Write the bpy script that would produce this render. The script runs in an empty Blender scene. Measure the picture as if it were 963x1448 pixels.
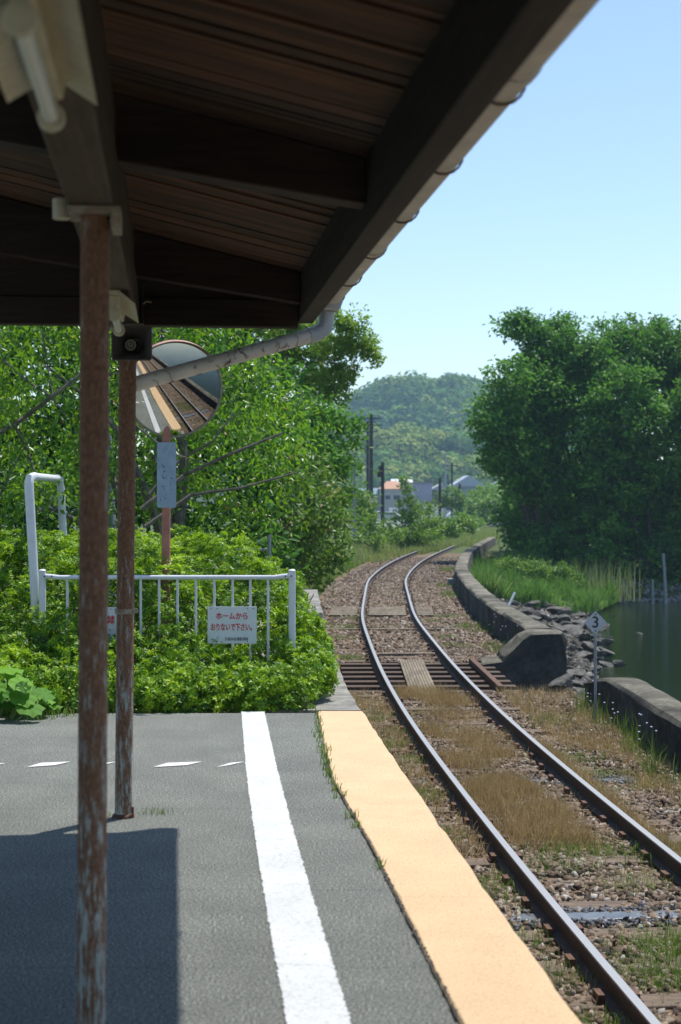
import bpy, bmesh, math, random
import numpy as np
from mathutils import Vector, Matrix
PI = math.pi
S = bpy.context.scene
COL = S.collection

# ---------------------------------------------------------------- camera, sky, sun, exposure
F, CX, HY, CZ = 2100.0, 481.5, 703.0, 1.6          # focal length in photo pixels, centre column, horizon row, eye height
cam = bpy.data.cameras.new('camera'); camo = bpy.data.objects.new('camera', cam); COL.objects.link(camo)
camo.location = (0, 0, CZ); camo.rotation_euler = (PI/2, 0, 0)
cam.sensor_fit = 'VERTICAL'; cam.sensor_height = 36.0; cam.sensor_width = 24.0
cam.lens = F/1448*36; cam.shift_y = -(724-HY)/1448
cam.clip_start = 0.05; cam.clip_end = 5000
cam.dof.use_dof = True; cam.dof.focus_distance = 12.2; cam.dof.aperture_fstop = 3.5
S.camera = camo

SUN = Vector((0.294, 0.346, 1.0)).normalized()
w = bpy.data.worlds.new('World'); S.world = w; w.use_nodes = True
nt = w.node_tree; nt.nodes.clear()
sky = nt.nodes.new('ShaderNodeTexSky'); sky.sky_type = 'NISHITA'; sky.sun_disc = False
sky.sun_elevation = math.asin(SUN.z); sky.sun_rotation = math.atan2(SUN.x, SUN.y)
sky.altitude = 0; sky.air_density = 1.0; sky.dust_density = 0.35; sky.ozone_density = 2.1
bg = nt.nodes.new('ShaderNodeBackground'); bg.inputs[1].default_value = 0.135
wo = nt.nodes.new('ShaderNodeOutputWorld')
nt.links.new(sky.outputs[0], bg.inputs[0]); nt.links.new(bg.outputs[0], wo.inputs[0])
sl = bpy.data.lights.new('sun', 'SUN'); sl.energy = 4.2; sl.angle = math.radians(0.53); sl.color = (1.0, 0.955, 0.88)
so = bpy.data.objects.new('sun', sl); COL.objects.link(so); so.location = (20, 24, 60)
so.rotation_euler = (-SUN).to_track_quat('-Z', 'Y').to_euler()
S.view_settings.view_transform = 'Standard'; S.view_settings.look = 'None'
S.view_settings.exposure = 0.48; S.view_settings.gamma = 1.0; S.view_settings.use_curve_mapping = False
S.cycles.max_bounces = 7; S.cycles.diffuse_bounces = 3; S.cycles.glossy_bounces = 3; S.cycles.transmission_bounces = 4
S.cycles.transparent_max_bounces = 6; S.cycles.volume_bounces = 0; S.cycles.use_denoising = True
S.cycles.caustics_reflective = False; S.cycles.caustics_refractive = False

# ---------------------------------------------------------------- helpers
def P(px, py, Y):
    return Vector(((px-CX)/F*Y, Y, CZ-(py-HY)/F*Y))

def G(px, py, z):
    Y = F*(CZ-z)/(py-HY)
    return Vector(((px-CX)/F*Y, Y, z))

def tag(o, label=None, cat=None, group=None, kind=None):
    if label: o['label'] = label
    if cat: o['category'] = cat
    if group: o['group'] = group
    if kind: o['kind'] = kind
    return o

def thing(name, label, cat, loc=(0, 0, 0), rz=0.0, group=None):
    o = bpy.data.objects.new(name, None); COL.objects.link(o)
    o.location = loc; o.rotation_euler = (0, 0, rz); o.empty_display_size = 0.2
    return tag(o, label, cat, group)

def wm(o):
    if o is None: return Matrix.Identity(4)
    m = Matrix.LocRotScale(o.location, o.rotation_euler, o.scale)
    return wm(o.parent) @ m

def dup(root):
    def rec(o, par):
        c = o.copy(); COL.objects.link(c); c.parent = par
        for ch in [x for x in o.children]: rec(ch, c)
        return c
    return rec(root, None)

class MB:
    def __init__(s): s.v = []; s.f = []
    def add(s, vs, fs):
        b = len(s.v); s.v += [tuple(v) for v in vs]; s.f += [tuple(i+b for i in f) for f in fs]; return s
    def box(s, a, b):
        x0, y0, z0 = a; x1, y1, z1 = b
        return s.add([(x0,y0,z0),(x1,y0,z0),(x1,y1,z0),(x0,y1,z0),(x0,y0,z1),(x1,y0,z1),(x1,y1,z1),(x0,y1,z1)],
                     [(0,3,2,1),(4,5,6,7),(0,1,5,4),(1,2,6,5),(2,3,7,6),(3,0,4,7)])
    def hexa(s, p):   # 8 points, bottom ring then top ring
        return s.add(p, [(0,3,2,1),(4,5,6,7),(0,1,5,4),(1,2,6,5),(2,3,7,6),(3,0,4,7)])
    def bar(s, a, b, wx, wz, up=(0, 0, 1)):
        a = Vector(a); b = Vector(b); d = (b-a).normalized(); r = d.cross(Vector(up)).normalized(); u = r.cross(d)
        q = []
        for p in (a, b):
            q += [p-r*wx/2-u*wz/2, p+r*wx/2-u*wz/2, p+r*wx/2+u*wz/2, p-r*wx/2+u*wz/2]
        return s.add(q, [(0,1,2,3),(4,7,6,5),(0,4,5,1),(1,5,6,2),(2,6,7,3),(3,7,4,0)])
    def tube(s, pts, r, n=10, cap=True):
        pts = [Vector(p) for p in pts]
        if not hasattr(r, '__len__'): r = [r]*len(pts)
        ref = None; b = len(s.v)
        for i, p in enumerate(pts):
            d = (pts[min(i+1, len(pts)-1)]-pts[max(i-1, 0)]).normalized()
            if ref is None: ref = d.orthogonal().normalized()
            ref = (ref-d*ref.dot(d)).normalized(); q = d.cross(ref)
            for k in range(n):
                t = 2*PI*k/n; s.v.append(tuple(p+(ref*math.cos(t)+q*math.sin(t))*r[i]))
        for i in range(len(pts)-1):
            for k in range(n):
                k2 = (k+1) % n
                s.f.append((b+i*n+k, b+i*n+k2, b+(i+1)*n+k2, b+(i+1)*n+k))
        if cap:
            s.f.append(tuple(b+k for k in reversed(range(n)))); s.f.append(tuple(b+(len(pts)-1)*n+k for k in range(n)))
        return s
    def prism(s, poly, axis_a, axis_b, o, d, flip=False):   # 2-D polygon swept along d
        o = Vector(o); a = Vector(axis_a); b = Vector(axis_b); d = Vector(d); n = len(poly)
        v = [o+a*p[0]+b*p[1] for p in poly]+[o+a*p[0]+b*p[1]+d for p in poly]
        f = [tuple(reversed(range(n))), tuple(range(n, 2*n))]+[(i, (i+1) % n, n+(i+1) % n, n+i) for i in range(n)]
        return s.add(v, f)
    def lathe(s, prof, n=24, c=(0, 0, 0), M=None):
        b = len(s.v)
        for (r, z) in prof:
            for k in range(n):
                t = 2*PI*k/n; p = Vector((r*math.cos(t), r*math.sin(t), z))
                if M is not None: p = M @ p
                s.v.append(tuple(p+Vector(c)))
        for i in range(len(prof)-1):
            for k in range(n):
                k2 = (k+1) % n; s.f.append((b+i*n+k, b+i*n+k2, b+(i+1)*n+k2, b+(i+1)*n+k))
        return s
    def build(s, name, mat, parent=None, smooth=False, world=False, bevel=0, fix=True):
        me = bpy.data.meshes.new(name)
        vs = s.v
        if world and parent is not None:
            inv = wm(parent).inverted(); vs = [tuple(inv @ Vector(v)) for v in vs]
        me.from_pydata(vs, [], s.f); me.update()
        if fix:
            bm = bmesh.new(); bm.from_mesh(me); bmesh.ops.recalc_face_normals(bm, faces=bm.faces); bm.to_mesh(me); bm.free()
        me.materials.append(mat)
        if smooth: me.shade_smooth()
        o = bpy.data.objects.new(name, me); COL.objects.link(o); o.parent = parent
        if bevel:
            m = o.modifiers.new('bevel', 'BEVEL'); m.width = bevel; m.segments = 2; m.limit_method = 'ANGLE'; m.angle_limit = 0.7
        if smooth or bevel:
            try: me.set_sharp_from_angle(angle=0.7)
            except Exception: pass
        return o

def np_mesh(name, V, Fq, mat, parent=None, attrs=None, smooth=False, world=False):
    """V (n,3); Fq list of (m,k) int arrays"""
    me = bpy.data.meshes.new(name)
    V = np.asarray(V, dtype=np.float32)
    if world and parent is not None:
        M = np.array(wm(parent).inverted()); V = (V @ M[:3, :3].T + M[:3, 3]).astype(np.float32)
    if not isinstance(Fq, (list, tuple)): Fq = [Fq]
    loops = np.concatenate([f.ravel() for f in Fq]).astype(np.int32)
    sizes = np.concatenate([np.full(len(f), f.shape[1]) for f in Fq]).astype(np.int32)
    starts = np.concatenate([[0], np.cumsum(sizes)[:-1]]).astype(np.int32)
    me.vertices.add(len(V)); me.vertices.foreach_set('co', V.ravel())
    me.loops.add(len(loops)); me.loops.foreach_set('vertex_index', loops)
    me.polygons.add(len(sizes)); me.polygons.foreach_set('loop_start', starts)
    me.update(calc_edges=True)
    for k, a in (attrs or {}).items():
        at = me.attributes.new(k, 'FLOAT', 'POINT'); at.data.foreach_set('value', np.asarray(a, dtype=np.float32))
    me.materials.append(mat)
    if smooth: me.shade_smooth()
    o = bpy.data.objects.new(name, me); COL.objects.link(o); o.parent = parent
    return o

def text_obj(name, body, size, mat, parent, loc, rot, align='CENTER', xs=1.0, bold=0.0):
    c = bpy.data.curves.new(name, 'FONT'); c.body = body; c.size = size; c.align_x = align; c.align_y = 'CENTER'
    c.extrude = 0.0008; c.offset = bold; c.resolution_u = 3
    t = bpy.data.objects.new(name, c); COL.objects.link(t)
    me = bpy.data.meshes.new_from_object(t.evaluated_get(bpy.context.evaluated_depsgraph_get()))
    bpy.data.objects.remove(t); me.materials.clear(); me.materials.append(mat)
    o = bpy.data.objects.new(name, me); COL.objects.link(o); o.parent = parent
    me.transform(Matrix.LocRotScale(Vector(loc), Matrix.Rotation(0, 3, 'X').to_euler() if rot is None else rot, Vector((xs, 1, 1))))
    return o

# ---------------------------------------------------------------- materials
def mat(name):
    m = bpy.data.materials.new(name); m.use_nodes = True
    n = m.node_tree.nodes; l = m.node_tree.links; b = n['Principled BSDF']
    return m, n, l, b

def noise(n, l, scale, detail=4, rough=0.6, vec=None, stretch=None, coord='Object'):
    tc = n.new('ShaderNodeTexCoord'); mp = n.new('ShaderNodeMapping'); t = n.new('ShaderNodeTexNoise')
    l.new(tc.outputs[coord], mp.inputs[0]); l.new(mp.outputs[0], t.inputs['Vector'])
    t.inputs['Scale'].default_value = scale; t.inputs['Detail'].default_value = detail; t.inputs['Roughness'].default_value = rough
    if stretch: mp.inputs['Scale'].default_value = stretch
    return t.outputs['Fac']

def ramp(n, l, fac, stops):
    r = n.new('ShaderNodeValToRGB'); l.new(fac, r.inputs[0]); e = r.color_ramp.elements
    while len(e) < len(stops): e.new(0.5)
    for i, (p, c) in enumerate(stops): e[i].position = p; e[i].color = (*c, 1) if len(c) == 3 else c
    return r.outputs[0]

def mixc(n, l, fac, a, b, mode='MIX'):
    m = n.new('ShaderNodeMix'); m.data_type = 'RGBA'; m.blend_type = mode
    for sock, x in ((m.inputs['Factor'], fac), (m.inputs['A'], a), (m.inputs['B'], b)):
        pass
    fi = m.inputs[0]; ai = m.inputs[6]; bi = m.inputs[7]
    for sock, x in ((fi, fac), (ai, a), (bi, b)):
        if isinstance(x, (int, float)): sock.default_value = x
        elif isinstance(x, tuple): sock.default_value = (*x, 1)
        else: l.new(x, sock)
    return m.outputs[2]

def bump(n, l, b, h, strength=0.4, dist=0.01):
    bp = n.new('ShaderNodeBump'); bp.inputs['Strength'].default_value = strength; bp.inputs['Distance'].default_value = dist
    l.new(h, bp.inputs['Height']); l.new(bp.outputs[0], b.inputs['Normal'])

def simple(name, c, rough=0.6, metal=0.0, var=0.15, scale=8, bs=0.0, bd=0.005, c2=None, spec=None, stretch=None):
    m, n, l, b = mat(name)
    nz = noise(n, l, scale, 5, stretch=stretch)
    c2 = c2 or tuple(x*(1-var*2) for x in c); c1 = tuple(min(1, x*(1+var)) for x in c)
    l.new(ramp(n, l, nz, [(0.3, c2), (0.7, c1)]), b.inputs['Base Color'])
    b.inputs['Roughness'].default_value = rough; b.inputs['Metallic'].default_value = metal
    if spec is not None: b.inputs['Specular IOR Level'].default_value = spec
    if bs: bump(n, l, b, noise(n, l, scale*6, 6, 0.7), bs, bd)
    return m

def leafmat(name, stops, trans=0.3, rough=0.45, spec=0.35, tcol=(0.20, 0.36, 0.03)):
    m = bpy.data.materials.new(name); m.use_nodes = True; n = m.node_tree.nodes; l = m.node_tree.links
    b = n['Principled BSDF']; out = n['Material Output']
    a = n.new('ShaderNodeAttribute'); a.attribute_name = 'rnd'
    c = ramp(n, l, a.outputs['Fac'], stops); l.new(c, b.inputs['Base Color'])
    b.inputs['Roughness'].default_value = rough; b.inputs['Specular IOR Level'].default_value = spec
    t = n.new('ShaderNodeBsdfTranslucent'); l.new(mixc(n, l, 0.55, c, tcol), t.inputs[0])
    mx = n.new('ShaderNodeMixShader'); mx.inputs[0].default_value = trans
    l.new(b.outputs[0], mx.inputs[1]); l.new(t.outputs[0], mx.inputs[2]); l.new(mx.outputs[0], out.inputs[0])
    return m

M = {}


# painted white line, worn
def cracks(n, l, col, ys, dark, wd=0.004, amp=0.10):
    tc = n.new('ShaderNodeTexCoord'); sx = n.new('ShaderNodeSeparateXYZ'); l.new(tc.outputs['Object'], sx.inputs[0])
    nz = noise(n, l, 1.7, 8, 0.75)
    mm = n.new('ShaderNodeMath'); mm.operation = 'MULTIPLY_ADD'; l.new(nz, mm.inputs[0]); mm.inputs[1].default_value = amp; l.new(sx.outputs['Y'], mm.inputs[2])
    for y in ys:
        d = n.new('ShaderNodeMath'); d.operation = 'SUBTRACT'; l.new(mm.outputs[0], d.inputs[0]); d.inputs[1].default_value = y+amp*.5
        a = n.new('ShaderNodeMath'); a.operation = 'ABSOLUTE'; l.new(d.outputs[0], a.inputs[0])
        col = mixc(n, l, ramp(n, l, a.outputs[0], [(0.0, (.8, .8, .8)), (wd, (0, 0, 0))]), col, dark)
    return col
CR = (5.05, 6.05, 7.62, 9.9)
def worn_paint(name, c, wear, under, sc=45, bumpd=0.004):
    m, n, l, b = mat(name)
    a = noise(n, l, sc, 6, 0.75); g = noise(n, l, 3, 4, 0.6); fine = noise(n, l, 75, 6, 0.85)
    base = mixc(n, l, 1.0, c, ramp(n, l, g, [(0.3, (0.86, 0.86, 0.86)), (0.7, (1, 1, 1))]), 'MULTIPLY')
    base = mixc(n, l, 1.0, base, ramp(n, l, fine, [(0.38, (0.70, 0.68, 0.65)), (0.50, (1, 1, 1))]), 'MULTIPLY')
    base = mixc(n, l, ramp(n, l, a, [(wear, (0, 0, 0)), (wear+0.05, (1, 1, 1))]), base, under)
    if name == 'white_line_paint': base = cracks(n, l, base, (5.05, 6.12, 7.62), (.28, .28, .27), .004, .16)
    if name == 'yellow_edge_paint': base = cracks(n, l, base, (5.9, 7.7, 9.75), (.38, .26, .15), .003, .05)
    l.new(base, b.inputs['Base Color']); b.inputs['Roughness'].default_value = 0.75
    bump(n, l, b, fine, 0.9, bumpd); return m
m, n, l, b = mat('asphalt')
n1 = noise(n, l, 105, 5, 0.85); n2 = noise(n, l, 2.2, 6, 0.65); n3 = noise(n, l, 60, 2, 0.5)
c = ramp(n, l, n1, [(0.37, (0.038, 0.043, 0.039)), (0.50, (0.150, 0.158, 0.142)), (0.62, (0.52, 0.54, 0.49))])
c = mixc(n, l, 1.0, c, ramp(n, l, n2, [(0.3, (0.80, 0.80, 0.80)), (0.7, (1.1, 1.1, 1.08))]), 'MULTIPLY')
sp = ramp(n, l, n3, [(0.735, (0, 0, 0)), (0.76, (1, 1, 1))])
c = mixc(n, l, sp, c, (0.42, 0.42, 0.40)); st = noise(n, l, 0.8, 7, 0.7); c = mixc(n, l, ramp(n, l, st, [(.60, (0, 0, 0)), (.72, (.35, .35, .35))]), c, (.24, .22, .16))
st2 = noise(n, l, 0.55, 8, 0.75, stretch=(1, .6, 1)); c = mixc(n, l, ramp(n, l, st2, [(.56, (0, 0, 0)), (.70, (.4, .4, .4))]), c, (.07, .08, .078))
c = cracks(n, l, c, CR, (.045, .048, .045), .0035)
l.new(c, b.inputs['Base Color']); b.inputs['Roughness'].default_value = 0.9
b.inputs['Specular IOR Level'].default_value = 0.25
bump(n, l, b, n1, 1.0, 0.010); M['asphalt'] = m
M['white_paint'] = worn_paint('white_line_paint', (0.62, 0.64, 0.64), 0.60, (0.30, 0.32, 0.32))
M['dash_paint'] = worn_paint('dash_paint', (0.74, 0.75, 0.75), 0.66, (0.30, 0.31, 0.31), 60)
M['yellow'] = worn_paint('yellow_edge_paint', (0.72, 0.50, 0.285), 0.64, (0.55, 0.39, 0.23), 30, 0.006)
# concretes
M['concrete'] = simple('old_concrete', (0.26, 0.25, 0.225), 0.9, var=0.3, scale=5, bs=0.8, bd=0.012)
m, n, l, b = mat('seawall_concrete')
a = noise(n, l, 1.3, 7, 0.7); a2 = noise(n, l, 16, 6, 0.75); a3 = noise(n, l, 120, 3, 0.7)
c = ramp(n, l, a, [(0.32, (0.055, 0.052, 0.046)), (0.50, (0.155, 0.148, 0.128)), (0.70, (0.30, 0.285, 0.245))])
c = mixc(n, l, 1.0, c, ramp(n, l, a2, [(0.3, (0.55, 0.55, 0.55)), (0.7, (1.25, 1.22, 1.15))]), 'MULTIPLY')
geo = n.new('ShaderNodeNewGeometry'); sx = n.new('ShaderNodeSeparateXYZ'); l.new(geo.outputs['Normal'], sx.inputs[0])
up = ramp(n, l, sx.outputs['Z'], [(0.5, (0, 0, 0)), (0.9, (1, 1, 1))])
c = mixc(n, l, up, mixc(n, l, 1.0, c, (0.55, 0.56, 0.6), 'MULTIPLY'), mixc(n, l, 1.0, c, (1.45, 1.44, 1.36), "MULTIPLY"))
l.new(c, b.inputs['Base Color']); b.inputs['Roughness'].default_value = 0.95; b.inputs['Specular IOR Level'].default_value = 0.2
ad = n.new('ShaderNodeMath'); l.new(a2, ad.inputs[0]); l.new(a3, ad.inputs[1]); bump(n, l, b, ad.outputs[0], 1.0, 0.03); M['seawall'] = m
# ground: ballast / soil / grass by mask
m, n, l, b = mat('ground')
v = n.new('ShaderNodeTexVoronoi'); tc = n.new('ShaderNodeTexCoord'); l.new(tc.outputs['Object'], v.inputs['Vector']); v.inputs['Scale'].default_value = 22
n2 = noise(n, l, 0.9, 6, 0.65); n3 = noise(n, l, 40, 5, 0.7)
hs = n.new('ShaderNodeSeparateColor'); l.new(v.outputs['Color'], hs.inputs[0])
c = ramp(n, l, hs.outputs[0], [(0.0, (0.07, 0.05, 0.035)), (0.35, (0.15, 0.105, 0.07)), (0.65, (0.21, 0.155, 0.11)), (1.0, (0.27, 0.23, 0.18))])
c = mixc(n, l, 1.0, c, ramp(n, l, n2, [(0.3, (0.72, 0.70, 0.66)), (0.7, (1.1, 1.05, 1.0))]), 'MULTIPLY')
gcol = ramp(n, l, n3, [(0.25, (0.035, 0.055, 0.018)), (0.6, (0.09, 0.12, 0.035)), (0.8, (0.17, 0.16, 0.07))])
ga = n.new('ShaderNodeAttribute'); ga.attribute_name = 'grass'
am = n.new('ShaderNodeMath'); am.operation = 'ADD'; l.new(ga.outputs['Fac'], am.inputs[0])
sb = n.new('ShaderNodeMath'); sb.operation = 'SUBTRACT'; l.new(n2, sb.inputs[0]); sb.inputs[1].default_value = 0.5; l.new(sb.outputs[0], am.inputs[1])
gm = ramp(n, l, am.outputs[0], [(0.4, (0, 0, 0)), (0.6, (1, 1, 1))])
c = mixc(n, l, gm, c, gcol)
wa = n.new('ShaderNodeAttribute'); wa.attribute_name = 'mud'
c = mixc(n, l, wa.outputs['Fac'], c, (0.07, 0.065, 0.05))
l.new(c, b.inputs['Base Color']); b.inputs['Roughness'].default_value = 0.95; b.inputs['Specular IOR Level'].default_value = 0.2
bump(n, l, b, v.outputs['Distance'], 0.8, 0.03); M['ground'] = m
# stones
def stonemat(name, stops, rough=0.9):
    m, n, l, b = mat(name); a = n.new('ShaderNodeAttribute'); a.attribute_name = 'rnd'
    c = ramp(n, l, a.outputs['Fac'], stops); nz = noise(n, l, 60, 4, 0.7)
    c = mixc(n, l, 1.0, c, ramp(n, l, nz, [(0.3, (0.7, 0.7, 0.7)), (0.7, (1.2, 1.2, 1.2))]), 'MULTIPLY')
    l.new(c, b.inputs['Base Color']); b.inputs['Roughness'].default_value = rough; b.inputs['Specular IOR Level'].default_value = 0.3
    return m
M['ballast'] = stonemat('ballast_stone', [(0, (0.042, 0.033, 0.026)), (0.3, (0.118, 0.080, 0.053)), (0.6, (0.19, 0.135, 0.094)), (0.85, (0.25, 0.195, 0.145)), (0.97, (0.30, 0.27, 0.23)), (1.0, (0.40, 0.38, 0.35))])
M['slate_chips'] = stonemat('dark_gravel', [(0, (0.03, 0.033, 0.04)), (0.7, (0.08, 0.085, 0.095)), (1, (0.2, 0.2, 0.22))], 0.5)
M['rock'] = simple('shore_rock', (0.15, 0.142, 0.122), 0.85, var=0.45, scale=3.5, bs=0.9, bd=0.05)
# metals, wood
def rusty(name, lo=0.44):
    m, n, l, b = mat(name)
    a = noise(n, l, 60, 8, 0.8, stretch=(1, 1, 0.14)); a2 = noise(n, l, 90, 4, 0.75, stretch=(1, 1, 0.5)); a3 = noise(n, l, 1.6, 3, 0.6)
    rust = ramp(n, l, a2, [(0.3, (0.080, 0.042, 0.024)), (0.55, (0.19, 0.100, 0.058)), (0.8, (0.30, 0.19, 0.12))])
    paint = ramp(n, l, a3, [(0.3, (0.26, 0.31, 0.29)), (0.7, (0.40, 0.43, 0.40))])
    sx = n.new('ShaderNodeSeparateXYZ'); tc = n.new('ShaderNodeTexCoord'); l.new(tc.outputs['Object'], sx.inputs[0])
    mm = n.new('ShaderNodeMapRange'); l.new(sx.outputs['Z'], mm.inputs[0]); mm.inputs[1].default_value = 0; mm.inputs[2].default_value = 2.0
    mm.inputs[3].default_value = -0.07; mm.inputs[4].default_value = 0.06
    ad = n.new('ShaderNodeMath'); l.new(a, ad.inputs[0]); l.new(mm.outputs[0], ad.inputs[1])
    f = ramp(n, l, ad.outputs[0], [(lo, (0, 0, 0)), (lo+0.07, (1, 1, 1))])
    l.new(mixc(n, l, f, paint, rust), b.inputs['Base Color']); b.inputs['Roughness'].default_value = 0.8; b.inputs['Specular IOR Level'].default_value = 0.3
    bump(n, l, b, a, 0.5, 0.004); return m
M['rusty'] = rusty('rusty_painted_pipe', 0.385)
M['rail_rust'] = simple('rail_rust', (0.055, 0.032, 0.022), 0.75, var=0.3, scale=30, bs=0.3)
m, n, l, b = mat('rail_head'); b.inputs['Base Color'].default_value = (0.33, 0.335, 0.34, 1); b.inputs['Metallic'].default_value = 0.3
b.inputs['Roughness'].default_value = 0.5; M['rail_head'] = m
M['iron'] = simple('rusty_iron', (0.12, 0.055, 0.03), 0.8, var=0.3, scale=25)
def wood(name, dark, light, stretch, sc=5, rough=0.85):
    m, n, l, b = mat(name)
    a = noise(n, l, sc, 8, 0.7, stretch=stretch); a2 = noise(n, l, sc*5, 5, 0.7, stretch=stretch); at = n.new('ShaderNodeAttribute'); at.attribute_name = 'rnd'
    c = ramp(n, l, a, [(0.28, dark), (0.72, light)])
    c = mixc(n, l, 1.0, c, ramp(n, l, a2, [(0.3, (0.55, 0.55, 0.55)), (0.7, (1.25, 1.2, 1.15))]), 'MULTIPLY')
    if name == 'roof_board_wood': c = mixc(n, l, 1.0, c, ramp(n, l, at.outputs['Fac'], [(0, (.45, .44, .43)), (.6, (.85, .80, .74)), (1, (1.5, 1.32, 1.1))]), 'MULTIPLY')
    l.new(c, b.inputs['Base Color']); b.inputs['Roughness'].default_value = rough; bump(n, l, b, a2, 0.5, 0.006); return m
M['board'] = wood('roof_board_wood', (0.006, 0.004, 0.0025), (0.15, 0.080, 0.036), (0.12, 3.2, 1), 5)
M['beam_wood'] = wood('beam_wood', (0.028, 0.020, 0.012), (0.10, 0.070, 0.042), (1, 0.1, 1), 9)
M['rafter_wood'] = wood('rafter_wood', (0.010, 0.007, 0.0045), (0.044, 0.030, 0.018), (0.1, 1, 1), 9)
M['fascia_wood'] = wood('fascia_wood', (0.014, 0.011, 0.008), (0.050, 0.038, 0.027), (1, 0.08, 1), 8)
M['sleeper_wood'] = wood('sleeper_wood', (0.06, 0.042, 0.03), (0.22, 0.16, 0.11), (0.15, 1, 1), 8)
M['bridge_wood'] = wood('bridge_timber', (0.035, 0.022, 0.016), (0.13, 0.08, 0.05), (0.15, 1, 1), 8)
M['pale_wood'] = wood('weathered_board', (0.10, 0.08, 0.055), (0.29, 0.245, 0.17), (1, 0.15, 1), 8)
M['pole_wood'] = simple('dark_pole', (0.045, 0.038, 0.034), 0.85, var=0.25, scale=12)
M['grey_pole'] = simple('grey_pole', (0.28, 0.30, 0.32), 0.7, var=0.12, scale=8)
M['bark'] = simple('bark', (0.085, 0.068, 0.05), 0.95, var=0.35, scale=14, bs=0.8, bd=0.02)
M['bark_pale'] = simple('pale_bark', (0.17, 0.155, 0.125), 0.9, var=0.3, scale=14, bs=0.6, bd=0.02)
M['white_metal'] = simple('white_enamel', (0.66, 0.68, 0.71), 0.42, var=0.06, scale=9)
M['sign_white'] = simple('sign_white', (0.72, 0.73, 0.74), 0.45, var=0.05, scale=6)
M['pvc'] = simple('beige_pvc', (0.56, 0.53, 0.47), 0.5, var=0.12, scale=7)
M['pvc_grey'] = simple('grey_pvc', (0.40, 0.43, 0.45), 0.45, var=0.08, scale=7)
M['lamp_cream'] = simple('cream_lamp_metal', (0.50, 0.47, 0.33), 0.5, var=0.14, scale=16)
M['tube_glass'] = simple('unlit_tube', (0.62, 0.64, 0.60), 0.3, var=0.03)
M['plate_paint'] = simple('pale_green_plate', (0.30, 0.31, 0.25), 0.7, var=0.2, scale=24, c2=(0.18, 0.11, 0.07))
M['horn'] = simple('speaker_brown', (0.055, 0.050, 0.040), 0.6, var=0.15, scale=12)
M['horn_light'] = simple('speaker_ring', (0.24, 0.23, 0.17), 0.6, var=0.1)
M['dark'] = simple('dark_metal', (0.03, 0.03, 0.032), 0.6, var=0.2, scale=10)
M['orange_post'] = simple('faded_orange_post', (0.42, 0.17, 0.12), 0.65, var=0.15, scale=10)
M['mirror_rim'] = simple('mirror_rim', (0.28, 0.25, 0.18), 0.6, var=0.2, scale=20)
M['hood'] = simple('mirror_hood', (0.42, 0.24, 0.18), 0.7, var=0.2, scale=20)
M['blue_plate'] = simple('faded_blue_plate', (0.27, 0.36, 0.44), 0.55, var=0.12, scale=9)
M['plate_mark'] = simple('faded_lettering', (0.035, 0.05, 0.075), 0.7)
M['red_ink'] = simple('red_lettering', (0.62, 0.035, 0.055), 0.5, var=0.08)
M['black_ink'] = simple('black_lettering', (0.02, 0.022, 0.025), 0.5)
M['grey_ink'] = simple('grey_lettering', (0.10, 0.12, 0.14), 0.5)
M['sign_grey'] = simple('aluminium_sign', (0.48, 0.51, 0.54), 0.5, var=0.08, scale=14)
M['wire'] = simple('wire', (0.03, 0.03, 0.03), 0.7)
M['net'] = simple('black_mesh', (0.03, 0.028, 0.025), 0.8)
m, n, l, b = mat('mirror_surface'); b.inputs['Base Color'].default_value = (0.58, 0.58, 0.55, 1); b.inputs['Metallic'].default_value = 1
sc_ = ramp(n, l, noise(n, l, 5, 5, 0.7), [(0.35, (0.01, 0.01, 0.01)), (0.8, (0.05, 0.05, 0.05))]); l.new(sc_, b.inputs['Roughness']); M['mirror'] = m
# lake water
m, n, l, b = mat('lake_water')
b.inputs['Base Color'].default_value = (0.012, 0.022, 0.010, 1); b.inputs['Roughness'].default_value = 0.06; b.inputs['IOR'].default_value = 1.33
w1 = noise(n, l, 2.2, 4, 0.6, stretch=(0.7, 1.8, 1)); w2 = noise(n, l, 9, 3, 0.6, stretch=(0.6, 1.6, 1))
ad = n.new('ShaderNodeMath'); l.new(w1, ad.inputs[0]); l.new(w2, ad.inputs[1]); bump(n, l, b, ad.outputs[0], 0.13, 0.08); M['water'] = m
# leaves
M['azalea'] = leafmat('azalea_leaf', [(0, (0.020, 0.070, 0.008)), (0.4, (0.085, 0.21, 0.012)), (0.7, (0.24, 0.42, 0.016)), (1, (0.48, 0.64, 0.03))], 0.40, 0.42, 0.3, (0.40, 0.62, 0.02))
M['cherry'] = leafmat('cherry_leaf', [(0, (0.025, 0.075, 0.012)), (0.5, (0.072, 0.18, 0.020)), (0.85, (0.14, 0.28, 0.028)), (0.965, (0.22, 0.36, 0.035)), (0.975, (0.34, 0.14, 0.04)), (1, (0.42, 0.26, 0.06))], 0.46, 0.34, 0.4, (0.30, 0.56, 0.02))
M['camphor'] = leafmat('camphor_leaf', [(0, (0.06, 0.13, 0.014)), (0.5, (0.17, 0.30, 0.030)), (1, (0.34, 0.48, 0.06))], 0.55, 0.45, 0.3)
M['deep'] = leafmat('deep_green_leaf', [(0, (0.018, 0.066, 0.014)), (0.5, (0.075, 0.20, 0.026)), (1, (0.19, 0.37, 0.04))], 0.38, 0.55, 0.2, (0.14, 0.38, 0.03))
M['bright'] = leafmat('young_leaf', [(0, (0.045, 0.12, 0.02)), (0.5, (0.10, 0.22, 0.03)), (1, (0.22, 0.36, 0.05))], 0.35, 0.45, 0.3, (0.3, 0.5, 0.04))
M['budded'] = leafmat('budded_leaf', [(0, (0.03, 0.085, 0.018)), (0.5, (0.085, 0.19, 0.025)), (0.93, (0.17, 0.30, 0.035)), (0.95, (0.42, 0.25, 0.19)), (1, (0.52, 0.32, 0.26))], 0.36)
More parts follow.
